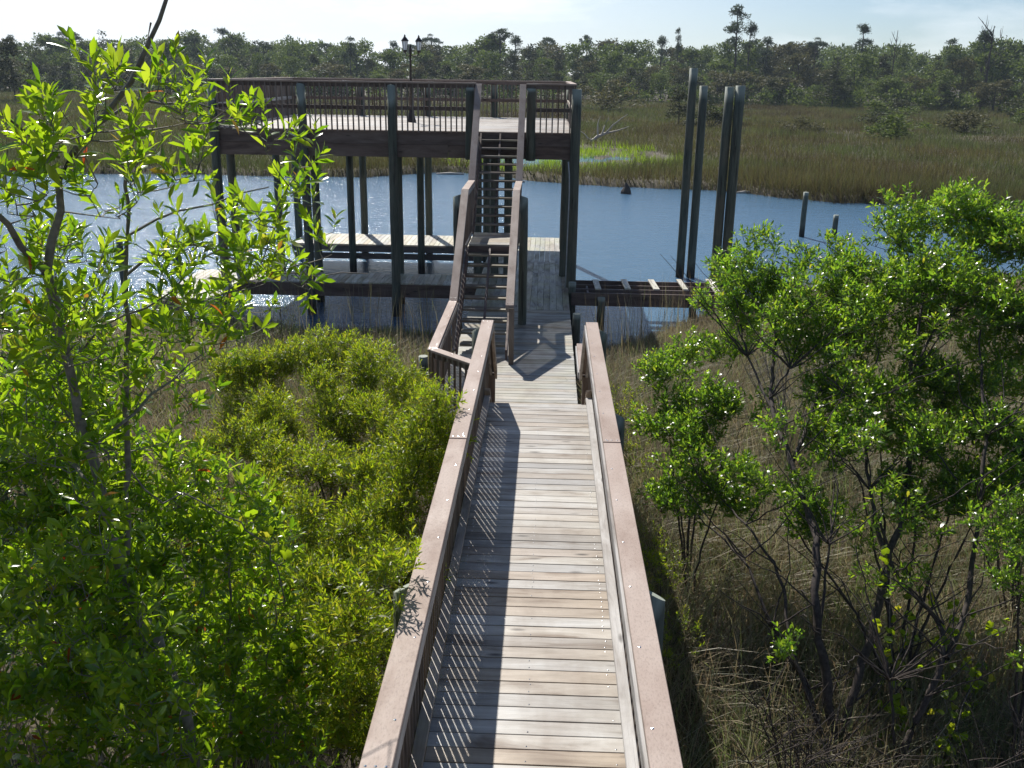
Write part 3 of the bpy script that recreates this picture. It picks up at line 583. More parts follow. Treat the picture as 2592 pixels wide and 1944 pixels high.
A_LOW = [(-2.72,4.6,3.52,.27),(-2.47,4.8,3.47,.28),(-2.16,5.0,3.42,.24),(-1.9,5.2,3.13,.25),(-2.65,4.5,3.11,.3),(-2.39,4.8,3.02,.29),(-2.08,5.0,2.86,.3),(-1.76,5.4,2.78,.23),(-2.52,4.2,2.8,.31),(-2.23,4.5,2.61,.28),(-2.01,4.9,2.36,.28),(-1.73,5.2,2.34,.23),(-2.43,3.9,2.53,.3),(-2.21,4.2,2.3,.27),(-1.84,4.5,2.09,.26),(-1.53,4.8,1.96,.22),(-1.49,5.2,2.05,.2),(-1.3,4.5,1.85,.14),(-2.9,5.3,2.4,.5),(-2.3,5.4,1.7,.45),(-2.0,4.3,1.5,.35),(-1.95,3.85,3.1,.22),(-1.8,3.8,2.75,.2),(-2.2,3.9,3.35,.22),(-1.75,3.8,2.35,.18),(-2.5,4.6,3.9,.25),(-2.9,5.0,3.7,.35)]
rgx = random.Random(3)
A_UPX = [(x+rgx.uniform(-.03, .03), y-.12*(i % 3 == 0), z, r*1.25) for i, (x, y, z, r) in enumerate(A_UP)]+[(-1.25,4.3,5.0,.12),(-1.05,4.6,4.85,.09),(-1.4,4.4,4.75,.14),(-1.9,3.7,4.6,.18),(-2.1,3.9,4.1,.2),(-2.0,3.9,3.7,.2),(-2.4,4.0,4.6,.2),(-1.7,4.3,4.55,.16)]
TR = [(-1.45,3.75,.15),(-1.5,3.8,.9),(-1.6,3.9,1.71),(-1.71,4.0,2.35),(-1.77,4.05,2.6),(-1.83,4.1,2.76),(-1.95,4.15,2.98),(-2.03,4.15,3.15),(-2.06,4.1,3.61),(-2.08,4.05,3.95),(-2.09,4.0,4.25),(-2.06,3.9,4.55),(-2.03,3.8,4.85)]
LA = [sw(TR,.034,.02), sw([(-2.03,3.8,4.85),(-2.05,3.7,4.98),(-2.07,3.5,5.13),(-2.1,3.4,5.3)],.017,.006),
 sw([(-2.03,3.8,4.85),(-1.95,3.8,5.06),(-1.92,3.8,5.31),(-1.71,3.8,5.47),(-1.61,3.8,5.58),(-1.52,3.75,5.7),(-1.38,3.7,5.88),(-1.3,3.68,6.02)],.018,.006),
 sw([(-1.7,4.1,.9),(-2.0,4.5,1.7),(-2.16,4.6,2.13),(-2.33,4.6,2.45),(-2.2,4.6,3.4),(-2.06,4.5,4.29),(-1.95,4.4,4.9),(-1.82,4.2,5.26),(-1.75,4.1,5.43),(-1.59,3.9,5.62),(-1.5,3.85,5.8)],.03,.004),
 sw([(-1.95,4.4,4.9),(-1.81,4.6,4.98),(-1.59,4.7,5.05),(-1.38,4.8,5.1)],.007,.003),
 sw([(-1.85,3.8,5.38),(-1.64,3.9,5.52),(-1.58,4.1,5.53),(-1.48,4.3,5.51),(-1.36,4.4,5.45),(-1.16,4.6,5.29)],.007,.003),
 sw([(-1.92,3.8,5.31),(-1.91,3.6,5.41),(-1.9,3.4,5.5)],.008,.004),
 sw([(-2.0,4.45,4.7),(-1.76,4.6,4.89),(-1.55,5.0,4.62),(-1.26,5.2,4.56),(-1.0,5.3,4.57)],.008,.003),
 sw([(-2.06,4.1,3.61),(-2.3,4.3,3.8),(-2.6,4.6,3.9)],.012,.005), sw([(-1.9,4.15,2.9),(-2.2,4.5,3.0),(-2.6,4.8,3.1)],.014,.006), sw([(-2.08,4.05,3.95),(-1.95,4.5,4.1),(-1.8,4.9,4.2)],.01,.004)]
shrub('bay_tree', 'slender grey-trunked tree with big glossy yellow-green leaves reaching the top of the photo', 'tree', LA, A_UPX, 36, (.098, .28), (M_LA, M_BARKG), 1, True, 9, .095, spray=1, twigr=.003, surf=.2, upb=1.2)
shrub('bay_shrub', 'dense glossy-leaved shrub filling the lower left corner beside the boardwalk', 'shrub',
      [sw([(-1.9,4.6,.15),(-2.0,4.6,1.2),(-2.2,4.6,2.3),(-2.3,4.7,3.2)],.035,.01), sw([(-1.95,4.6,.4),(-1.7,4.8,1.2),(-1.6,4.9,1.9)],.02,.006), sw([(-2.0,4.6,.8),(-2.4,4.4,1.8),(-2.6,4.4,2.9)],.02,.006), sw([(-2.0,4.6,1.0),(-1.85,5.0,2.0),(-1.85,5.1,2.9)],.018,.006)],
      A_LOW, 105, (.094, .31), (M_LA, M_BARKG), 2, True, 8, .085, spray=1, twigr=.003, surf=.55)
B_L = [(-3.9,9.6,1.25,.4),(-3.3,8.8,1.2,.4),(-2.9,8.2,1.3,.35),(-2.7,7.2,1.25,.4),(-2.5,6.3,1.1,.4),(-2.7,12.6,1.95,.2),(-3.3,12.0,2.0,.18),(-2.3,11.9,2.05,.18),(-1.7,11.3,1.95,.15),(-3.9,11.6,1.95,.2),(-2.6,11.0,1.95,.17),(-3.2,10.4,1.8,.2),(-2.0,10.6,1.85,.18),(-3.05,12.2,1.82,.46),(-3.6,11.5,1.71,.47),(-2.07,11.6,1.78,.44),(-1.6,11.0,1.7,.32),(-1.25,10.5,1.95,.19),(-3.01,11.0,1.48,.51),(-2.34,10.8,1.45,.5),(-1.55,10.0,1.60,.36),(-3.83,11.0,1.33,.34),(-3.03,9.5,1.55,.36),(-2.44,9.5,1.41,.42),(-1.63,9.2,1.51,.34)]
B_M = [(-.87,8.0,2.84,.15),(-.95,8.1,2.6,.22),(-1.1,8.1,2.25,.26),(-1.2,7.9,1.95,.25),(-.84,4.8,2.96,.10),(-.93,4.9,2.78,.15),(-1.1,5.0,2.45,.22),(-1.2,5.1,2.05,.25),(-1.3,5.4,1.6,.3),(-2.2,8.6,1.9,.16),(-1.7,8.3,1.95,.16),(-2.6,8.0,1.85,.18),(-1.5,7.3,2.0,.14),(-2.0,7.4,1.95,.15),(-1.75,6.4,1.9,.15),(-2.3,6.8,1.95,.15),(-1.02,8.2,1.9,.17),(-2.39,8.2,1.55,.36),(-1.82,8.2,1.47,.4),(-1.2,7.6,1.66,.25),(-1.69,7.0,1.57,.38),(-2.15,7.0,1.6,.34),(-1.19,6.8,1.7,.19),(-.95,6.75,2.0,.14),(-1.5,6.2,1.5,.35),(-2.0,6.2,1.3,.4)]
def stems(bx, by, tops, r0=.022, r1=.006, z0=.12):
    l = [sw([(bx,by,z0),(bx+(tops[0][0]-bx)*.2,by+(tops[0][1]-by)*.2,z0+.5),tops[0][:3]], r0, r1)]
    for t in tops[1:]: l.append(sw([(bx+.03,by,z0),(bx+(t[0]-bx)*.35,by+(t[1]-by)*.35,z0+(t[2]-z0)*.5),t[:3]], r0*.8, r1))
    return l
shrub('groundsel_bush', 'broad bright yellow-green bush of fine narrow leaves left of the boardwalk end', 'bush', stems(-2.6, 10.9, [(-2.6,11,1.3),(-3.2,11.5,1.5),(-2.0,11.3,1.5),(-1.5,10.3,1.5),(-3.4,10.9,1.2),(-2.5,9.7,1.2),(-1.8,9.5,1.3)]), ragged(B_L, 7, .33, .62), 92, (.072, .19), (M_LB, M_BARKD), 3, False, 13, .14, spray=2, twigr=.0025, surf=.5, upb=1.1)
shrub('groundsel_bush', 'yellow-green fine-leaved bush whose sprays hang over the left rail cap', 'bush', stems(-1.7, 7.4, [(-1.8,7.9,1.3),(-1.2,7.9,1.6),(-2.3,8.0,1.3),(-1.3,7.0,1.5),(-2.0,6.8,1.4),(-1.6,6.3,1.3),(-.98,6.75,1.9),(-1.0,8.1,2.5),(-1.05,5.0,2.5)]), ragged(B_M, 8, .33, .62), 98, (.072, .2), (M_LB, M_BARKD), 4, False, 13, .14, spray=2, twigr=.0025, surf=.5, upb=1.0)
shrub('myrtle_shrub', 'dark small-leaved evergreen shrub behind the glossy shrub at the left edge', 'shrub', stems(-4.9, 8.2, [(-4.6,8,2.6),(-4.2,7.9,2.2),(-5.4,8.4,2.8),(-4.0,7.6,1.6),(-5.8,8.9,2.0),(-3.6,8.2,1.4)], .04),
      [(-4.7,8,3.0,.6),(-5.5,8.3,3.1,.6),(-4.3,7.6,2.3,.55),(-5.2,7.9,2.3,.6),(-3.8,7.4,1.7,.45),(-6.2,9,2.6,.6),(-4.6,7.2,1.5,.5),(-3.5,8.3,1.2,.4),(-5.8,8,1.6,.6),(-3.1,6.8,1.4,.4),(-3.6,6.2,1.9,.5)], 45, (.065, .34), (M_LC, M_BARKD), 5, False, 9, .12, spray=2, twigr=.003)
shrub('cedar_sapling', 'dull feathery green sapling among the reeds left of the stair foot', 'sapling', stems(-4.6, 16.2, [(-4.6,16.2,1.6),(-4.2,16.1,1.2),(-5.0,16.4,1.2)], .015), [(-4.6,16.2,1.45,.32),(-4.5,16.0,1.0,.45),(-5.1,16.4,.9,.4),(-4.0,16.0,.8,.35)], 40, (.06, .12), (M_FD, M_BARKD), 6, False, 10, .2, spray=1, twigr=.003, upb=1.6)
# right hand shrubs
def tufts(limbs, seed, n):
    rg = random.Random(seed); o = []
    for _ in range(n):
        pl, *_q = rg.choice(limbs); p = pl[rg.randrange(len(pl)//2, len(pl))]; a = rg.uniform(0, 6.28); d = rg.uniform(.15, .7)
        o.append((p[0]+math.cos(a)*d, p[1]+math.sin(a)*d, p[2]+rg.uniform(0, .5), rg.uniform(.07, .13)))
    return o
R1 = [(2.21,10.5,3.44,.31),(2.6,10.5,3.6,.38),(2.93,10.0,3.32,.36),(3.38,10.5,3.58,.28),(2.04,10.0,3.19,.25),(2.45,9.5,3.28,.23),(1.92,10.8,3.15,.16),(3.18,9.5,3.25,.3),(2.3,10.6,2.95,.18)]
R1b = [(3.83,10.5,4.08,.33),(4.35,10.5,4.24,.28),(4.43,10.0,3.98,.38),(4.8,10.0,3.99,.33),(3.66,9.8,3.62,.4),(4.05,9.5,3.6,.41),(4.47,9.2,3.58,.36),(5.2,10,3.8,.4),(5.1,9.3,3.2,.4),(3.9,9.6,3.1,.3)]
R2 = [(1.6,10.5,2.62,.22),(1.35,10.0,2.45,.25),(1.73,9.8,2.37,.27),(1.26,9.5,2.2,.24),(1.56,9.2,2.17,.28),(1.83,8.8,1.99,.18),(1.38,8.8,1.98,.18),(1.3,8.7,1.6,.2)]
R3 = [(2.84,9.0,2.72,.2),(3.12,8.5,2.71,.26),(3.67,9.0,2.79,.27),(3.99,8.8,2.81,.26),(3.97,8.2,2.66,.29),(3.29,8.2,2.56,.29),(2.84,8.2,2.5,.21),(3.83,8.0,2.25,.21),(1.93,8.2,2.06,.13),(2.22,8.0,2.12,.13),(4.03,7.8,2.43,.2),(3.24,8.0,2.15,.17),(4.4,8,2.5,.3)]
R4 = [(3.53,6.5,2.19,.17),(3.5,6.8,2.31,.12),(3.75,6.6,2.0,.2),(3.8,6.9,2.4,.2),(3.6,6.1,1.7,.15),(4.2,6.8,2.2,.3)]
R1 = [(x, y, z, r*1.12) for x, y, z, r in R1]+[(1.95,10.2,2.75,.2),(2.7,9.6,2.95,.25),(2.95,9.3,2.9,.22)]
R1b = [(x, y, z, r*1.12) for x, y, z, r in R1b]+[(4.5,9.3,3.0,.35),(5.3,9.0,2.8,.35),(4.0,9.0,2.9,.2)]
R2 = [(x, y, z, r*1.0) for x, y, z, r in R2]+[(1.9,9.4,2.3,.25),(1.6,8.6,1.7,.25),(2.0,8.6,1.75,.22)]
R3 = [(x, y, z, r*1.1) for x, y, z, r in R3]+[(2.6,8.6,2.4,.25),(3.5,7.8,2.1,.25),(2.5,8.0,1.9,.22),(4.5,8.2,2.1,.35),(4.2,7.6,1.9,.25)]
RT1 = [(2.43,6.6,.1),(2.43,6.6,.45),(2.38,6.7,.82),(2.31,6.9,1.34),(2.26,7.0,1.54),(2.37,7.4,1.89),(2.34,7.8,2.05),(2.29,8.2,2.33),(2.23,8.6,2.48),(2.22,9.0,2.65),(2.35,9.5,2.91),(2.45,10,3.4)]
LR1 = [sw(RT1,.045,.012), sw([(2.29,8.2,2.3),(2.6,8.8,2.63),(2.89,9.3,2.9),(3.15,9.6,3.1),(3.35,10.1,3.5)],.02,.007), sw([(2.22,8.9,2.6),(2.1,9.6,2.9),(2.1,10.2,3.2)],.013,.006), sw([(2.25,9.0,2.7),(2.45,9.2,2.9),(2.7,9.7,3.3)],.011,.005),
  sw([(2.35,6.6,.5),(2.25,6.8,.89),(2.0,7.2,1.2),(1.83,7.7,1.59),(1.5,8.3,1.7)],.022,.006), sw([(2.33,6.6,.6),(2.12,6.9,1.09),(2.13,7.6,1.52),(1.9,8.1,1.72),(1.72,8.6,1.8),(1.55,9.0,2.04)],.02,.005), sw([(2.3,6.9,1.3),(2.45,7.4,1.9),(2.6,7.9,2.3)],.015,.004)]
def twiggy(limbs, rg_seed, n, zlo=.8):
    rg = random.Random(rg_seed); extra = []
    for _ in range(n):
        pl, r0, r1 = rg.choice(limbs); k = rg.randrange(1, len(pl)-1); p = pl[k]; f = k/(len(pl)-1); a = rg.uniform(0, 6.28); L_ = rg.uniform(.3, 1.0)
        q = (p[0]+math.cos(a)*L_*.5, p[1]+math.sin(a)*L_*.5, p[2]+L_*.45); e = (p[0]+math.cos(a+.3)*L_, p[1]+math.sin(a+.3)*L_, p[2]+L_*rg.uniform(.6, 1.1))
        extra.append((list(map(tuple, [p, q, e])), .008, .002))
    return limbs+extra
shrub('wax_myrtle', 'tall right-hand shrub nearest the boardwalk, leafy crown on one dark crooked trunk', 'shrub', twiggy(LR1, 1, 60), ragged(R1, 1)+tufts(LR1, 2, 26), 50, (.078, .30), (M_LR, M_BARKD), 7, False, 9, .11, spray=2, twigr=.003, surf=.45, base=(2.43, 6.6, .1))
LR2 = [sw([(2.5,6.6,.1),(2.46,6.6,.49),(2.56,6.7,.83),(2.74,7.0,1.21),(2.96,7.4,1.7),(3.15,7.7,2.0),(3.34,8.2,2.36),(3.5,8.9,2.95),(3.85,9.7,3.6)],.042,.012), sw([(2.96,7.4,1.7),(2.9,7.9,2.2),(3.0,8.6,2.7),(3.3,9.2,3.1)],.02,.007),
  sw([(2.8,6.3,.1),(2.82,6.3,.58),(3.01,6.4,1.14),(3.2,6.6,1.35),(3.23,6.8,1.53),(3.13,7.0,1.61),(2.94,7.2,1.73),(2.9,7.6,2.1)],.036,.01), sw([(3.2,6.6,1.35),(3.43,6.9,1.55),(3.7,7.5,2.18),(3.89,8.0,2.7),(4.2,9.2,3.4)],.025,.008), sw([(3.5,8.9,2.95),(4.0,9.6,3.3),(4.6,9.9,3.7)],.016,.006), sw([(2.82,6.3,.6),(2.75,6.5,1.2),(2.6,7.2,2.0)],.014,.004)]
shrub('wax_myrtle', 'biggest right-hand shrub reaching the right edge, crown against the river, several dark trunks', 'shrub', twiggy(LR2, 2, 80), ragged(R1b, 3)+tufts(LR2, 4, 34), 50, (.078, .30), (M_LR, M_BARKD), 8, False, 9, .11, spray=2, twigr=.003, surf=.45, base=(2.5, 6.6, .1))
shrub('wax_myrtle', 'small upright shrub of fresh green leaves close to the right rail', 'shrub', stems(1.55, 8.9, [(1.6,9.6,2.3),(1.35,9.5,2.0),(1.7,9.5,2.1),(1.4,8.8,1.7),(1.8,8.8,1.8)], .02), ragged(R2, 5), 60, (.07, .34), (M_LR, M_BARKD), 9, False, 9, .1, spray=2, twigr=.003, surf=.4, upb=1.1)
shrub('wax_myrtle', 'low leafy shrub in the middle of the right side, in front of the tall crowns', 'shrub', twiggy(stems(3.3, 7.6, [(3.1,8.3,2.4),(3.6,8.6,2.5),(3.9,8.3,2.4),(2.9,8.2,2.2),(3.9,7.9,2.1),(2.2,8.0,1.9)], .024), 3, 12), ragged(R3, 6), 75, (.066, .34), (M_LR, M_BARKD), 10, False, 9, .1, spray=2, twigr=.003, surf=.45)
shrub('wax_myrtle', 'leafy spray at the right edge of the photo, nearest the viewer', 'shrub', stems(3.9, 6.6, [(3.6,6.5,2.0),(3.8,6.8,2.2),(4.2,6.8,2.0)], .02), R4, 80, (.055, .34), (M_LR, M_BARKD), 11, False, 9, .09, spray=2, twigr=.003)
shrub('groundsel_bush', 'little yellow-green bush pressed against the outside of the right rail', 'bush', stems(1.05, 11.2, [(1.0,11.4,1.6),(.98,11,1.5)], .012), [(1.06,11.5,1.7,.22),(1.02,11.0,1.65,.2),(1.15,10.6,1.3,.2)], 50, (.042, .22), (M_LB, M_BARKD), 12, False, 12, .09, spray=2, twigr=.0025)
shrub('groundsel_bush', 'olive-green low bush tucked under the right rail', 'bush', stems(1.1, 7.6, [(1.0,7.6,1.3),(1.15,8,1.3)], .012), [(1.05,7.7,1.3,.22),(1.15,8.1,1.35,.22),(1.2,7.3,1.0,.2),(1.1,8.6,1.2,.2)], 46, (.045, .2), (M_LB, M_BARKD), 13, False, 12, .1, spray=2, twigr=.0025)
# bare twiggy shrubs in the reeds on the right
rg_ = random.Random(5)
for i, (x, y, h, lb) in enumerate([(3.6, 13.0, 2.2, 'bare grey twiggy shrub behind the gap between the two right crowns'), (4.9, 8.6, 2.4, 'bare dark twiggy shrub at the right edge under the crowns'), (3.5, 5.4, 1.6, 'leafless tangle of twigs at the lower right corner'), (2.0, 5.9, 1.2, 'low leafless twigs between the grass and the right trunks')]):
    g = Geo(); nd = []; rgn = np.random.RandomState(60+i)
    for k in range(26):
        a = rg_.uniform(0, 6.28); s = rg_.uniform(.25, .8)*h*.55; p0 = (x+.05*math.cos(a), y+.05*math.sin(a), .1)
        p1 = (x+math.cos(a)*s*.4, y+math.sin(a)*s*.4, h*rg_.uniform(.35, .5)); p2 = (x+math.cos(a+.3)*s, y+math.sin(a+.3)*s, h*rg_.uniform(.75, 1.05)); limb(g, nd, [p0, p1, p2], .012, .003, rgn, 5)
        for q in range(4):
            f = rg_.uniform(.3, 1); b = [p1[j]+(p2[j]-p1[j])*f for j in range(3)]; a2 = rg_.uniform(0, 6.28); l = rg_.uniform(.2, .5); limb(g, nd, [b, (b[0]+math.cos(a2)*l*.5, b[1]+math.sin(a2)*l*.5, b[2]+l*.5), (b[0]+math.cos(a2)*l, b[1]+math.sin(a2)*l, b[2]+l*.8)], .005, .0015, rgn, 3)
    tag(g.obj('bare_shrub', M_BARKG if i == 0 else M_BARKD, loc=(x, y, .1), smooth=True), lb, 'bare shrub')
# grape vine leaves draped among the left branches
rgv = np.random.RandomState(77); g = Geo(); gw = Geo(); nd = []
VP = [(-1.62,4.55,4.86),(-1.54,4.7,4.87),(-1.47,4.75,4.88),(-1.42,4.8,4.84),(-1.35,4.8,4.86),(-1.33,4.85,4.78),(-1.36,4.9,4.72),(-2.2,4.2,4.62),(-2.28,4.2,4.6),(-1.95,4.5,4.5),(-1.85,4.5,4.52),(-2.2,3.9,4.52),(-2.0,4.2,3.6),(-1.62,5.0,3.1),(-1.5,5.05,2.95),(-1.7,4.9,3.25),(-1.45,5.1,2.3),(-1.4,5.0,2.2),(-1.55,4.8,2.25),(-1.35,4.9,2.1)]
limb(gw, nd, [(-2.35,4.3,4.2),(-2.1,4.3,4.5),(-1.9,4.5,4.52),(-1.62,4.6,4.84),(-1.42,4.8,4.84),(-1.2,4.9,4.6)], .006, .003, rgv, 5); limb(gw, nd, [(-2.35,4.3,4.2),(-2.1,4.5,3.6),(-1.7,4.9,3.2),(-1.5,5.05,2.9),(-1.6,5.1,2.3),(-1.8,4.9,.2)], .005, .004, rgv, 5, .12)
VPn = np.repeat(np.array(VP), 3, 0)+rgv.normal(0, .035, (len(VP)*3, 3)); n = len(VPn)
leaves(g, VPn, np.stack([rgv.normal(0, .6, n), rgv.normal(0, .5, n), -np.abs(rgv.normal(.7, .4, n))], 1), rgv.normal(0, .5, (n, 3))+np.array([.2, -.8, .5]), rgv.uniform(.055, .085, n), rgv.uniform(.06, .085, n), rgv, False, .2, heart=True)
th = thing('grape_vine', 'wild grape vine with broad rounded leaves draped over the left shrubs', 'vine', (-1.5, 5.0, .2)); gw.obj('stem', M_BARKG, th, smooth=True); g.obj('foliage', M_LV, th)

rgv = np.random.RandomState(78); g = Geo(); gw = Geo(); nd = []
for k in range(5):
    x0, y0 = rgv.uniform(2.8, 3.6), rgv.uniform(6.1, 7.0); P = limb(gw, nd, [(x0, y0, .15), (x0+rgv.normal(0, .2), y0+rgv.normal(0, .2), .8), (x0+rgv.normal(0, .35), y0+.3+rgv.normal(0, .2), rgv.uniform(1.3, 2.1))], .006, .002, rgv, 5, .15)
    Q = np.repeat(P[2:], 3, 0); Q = Q+rgv.normal(0, .07, Q.shape); n = len(Q); leaves(g, Q, rgv.normal(0, .6, (n, 3))-np.array([0, 0, .4]), rgv.normal(0, .5, (n, 3))+np.array([0, -.6, .6]), rgv.uniform(.05, .08, n), rgv.uniform(.055, .08, n), rgv, False, .2, heart=True)
th = thing('grape_vine', 'yellowish vine with broad leaves climbing the reeds at the lower right', 'vine', (3.2, 6.5, .15)); gw.obj('stem', M_BARKG, th, smooth=True); g.obj('foliage', M_LV, th)

# ---------------------------------------------------------------- grasses
def blades(geo, P, h, bend, az, wd, rg, seg=3):
    n = len(P); t = np.array([0, .4, .75, 1.]) if seg == 3 else np.array([0, 1.]); lean = np.stack([np.cos(az), np.sin(az), 0*az], 1); sd_ = np.stack([-np.sin(az+.6), np.cos(az+.6), 0*az], 1)
    c = P[:, None]+np.array([0, 0, 1.])*(h[:, None]*(t-.45*bend[:, None]*t**2))[..., None]+lean[:, None]*(h[:, None]*bend[:, None]*t**2)[..., None]
    r = rg.uniform(0, 1, n)
    if seg == 3:
        w3 = np.array([1, .85, .5]); Lf = c[:, :3]-sd_[:, None]*(wd[:, None]*w3)[..., None]/2; Rt = c[:, :3]+sd_[:, None]*(wd[:, None]*w3)[..., None]/2
        V = np.concatenate([Lf, Rt, c[:, 3:]], 1); b = (np.arange(n)*7)[:, None]
        geo.add(V, [np.concatenate([b+np.array([[0, 3, 4, 1]]), b+np.array([[1, 4, 5, 2]])]), b+np.array([[2, 5, 6]])], np.repeat(r, 7))
    else:
        V = np.stack([P-sd_*wd[:, None]/2, P+sd_*wd[:, None]/2, c[:, 1]], 1); b = (np.arange(n)*3)[:, None]; geo.add(V, [b+np.array([[0, 1, 2]])], np.repeat(r, 3))
def near_grass(name, n, x0, x1, y0, y1, hmin, hmax, seed, mat, keep=None, wd=(.007, .014), clump=.22, bend=(.15, 1.0)):
    rg = np.random.RandomState(seed); nc = n//14; cx = rg.uniform(x0, x1, nc); cy = rg.uniform(y0, y1, nc); ca = rg.uniform(0, 6.28, nc)
    i = rg.randint(0, nc, n); x = cx[i]+rg.normal(0, clump*.5, n); y = cy[i]+rg.normal(0, clump*.5, n); z = height(x, y)
    ok = (z > -.12) & ~((x > -.70) & (x < .62) & (y < 20)) & ~((x > -1.75) & (x < .7) & (y > 12.1))
    if keep is not None: ok &= keep(x, y, rg)
    x, y, z, i = x[ok], y[ok], z[ok], i[ok]; m = len(x); hs = rg.uniform(hmin, hmax, m)*np.clip((np.interp(x, NS[:, 0], NS[:, 1])-y)/5+.22, .3, 1)*(.75+.3*vnoise(x, y, .9, seed).clip(-1, 1)*.6+.25*rg.uniform(0, 1, m))
    g = Geo(); blades(g, np.stack([x, y, z-.03], 1), hs, rg.uniform(*bend, m), ca[i]+rg.normal(0, .9, m), rg.uniform(*wd, m), rg); o = g.obj(name, mat); tag(o, kind='stuff'); return o
near_grass('dead_grass', 95000, .7, 9, 2.5, 26, .6, 1.25, 21, M_GD, lambda x, y, r: (y < 1.2+3.3*x+19) & (r.uniform(0, 1, len(x)) < np.clip(1.5-.09*x, .3, 1)) & ((x > 1.0) | (y > 9) | (r.uniform(0, 1, len(x)) < .35)))
near_grass('dead_grass', 15000, 9, 16, 6, 28, .7, 1.3, 22, M_GD, None, (.012, .022))
near_grass('dead_grass', 60000, -10, -.75, 6, 22.5, .45, 1.15, 23, M_GD, lambda x, y, r: (y > 10) | (r.uniform(0, 1, len(x)) < .4))
near_grass('green_grass', 24000, .75, 9, 3, 20, .6, 1.15, 24, M_GG2, None, (.007, .013), .3)
near_grass('green_grass', 6000, -8, -1.8, 14, 21, .5, .9, 25, M_GG, None)
# seed heads standing at the water edge
rg = np.random.RandomState(31); n = 900; x = np.concatenate([rg.uniform(.8, 9, 600), rg.uniform(-9, -1.8, 300)]); y = np.interp(x, NS[:, 0], NS[:, 1])-rg.uniform(-.3, 3, n)
g = Geo(); blades(g, np.stack([x, y, 0*x-.02], 1), rg.uniform(1.1, 1.9, n), rg.uniform(.0, .3, n), rg.uniform(0, 6.28, n), np.full(n, .008), rg); tag(g.obj('tall_reeds', M_GD), kind='stuff')

# far marsh
def marsh(name, n, mat, xr, yr, hr, wr, seed, keep):
    rg = np.random.RandomState(seed); y = yr[0]+(yr[1]-yr[0])*rg.uniform(0, 1, n)**1.5; hw = .60*y+8; x = rg.uniform(-1, 1, n)*hw if xr is None else rg.uniform(*xr, n); z = height(x, y)
    ok = keep(x, y, z, rg); x, y, z = x[ok], y[ok], z[ok]; m = len(x); D = y/50
    hh = rg.uniform(*hr, m)*(1+.35*vnoise(x, y, .12, seed)+.2*vnoise(x, y, .5, seed+1)); g = Geo()
    blades(g, np.stack([x, y, z-.05], 1), hh, rg.uniform(.0, .9, m), rg.uniform(0, 6.28, m), rg.uniform(*wr, m)*D**.8, rg, 1); tag(g.obj(name, mat), kind='stuff')
pondf = lambda x, y: ((x-0.5)/8.)**2+((y-66.5)/10.5)**2
marsh('marsh_grass', 520000, M_GM, None, (43.5, 200), (.45, .85), (.018, .04), 41, lambda x, y, z, r: (z > -.1) & ((pondf(x, y) > 1) | (r.uniform(0, 1, len(x)) < .03)))
marsh('bank_rushes', 90000, M_GM, None, (43.5, 62), (.8, 1.35), (.015, .035), 42, lambda x, y, z, r: (z > -.25) & (y-np.interp(x, FS[:, 0], FS[:, 1]) < 2.5+2.5*vnoise(x, y, .25, 2)) & (np.abs(x-1) > 5.5+1.5*vnoise(x, y, .6, 9)))
marsh('green_marsh_grass', 34000, M_GG, (-8, 10), (51, 78), (.4, .75), (.02, .045), 43, lambda x, y, z, r: (pondf(x, y) < 1.15) & (z > -.15) & (vnoise(x, y, .5, 8) > -.05+.35*r.uniform(-1, 1, len(x))))
# ---------------------------------------------------------------- far shrubs, trees, woods
def crown(geo, lobes, nq, size, rg, asp=1.0, flat=.8, droop=0):
    """leaf clumps: many small randomly turned faces through and over the lobes"""
    w_ = np.array([r**2 for *_, r in lobes]); w_ = w_/w_.sum(); k = rg.choice(len(lobes), nq, p=w_); Lb = np.array(lobes)[k]
    d = nrm(rg.normal(size=(nq, 3))); d[:, 2] = np.where(d[:, 2] < -.35, -d[:, 2], d[:, 2]); rr = Lb[:, 3]*(rg.uniform(.25, 1, nq)**.45)
    bumpy = 1+.22*np.sin(d[:, 0]*5+k)+.18*np.sin(d[:, 1]*6+k*2.); P = Lb[:, :3]+d*(rr*bumpy)[:, None]*np.array([1, 1, flat])
    D = nrm(d*.6+rg.normal(0, .7, (nq, 3))+np.array([0, 0, .25-droop])); Nn = nrm(rg.normal(size=(nq, 3))+d*.8)
    leaves(geo, P, D, Nn, size*rg.uniform(.6, 1.4, nq), size*asp*rg.uniform(.5, 1.0, nq), rg, False, .3)
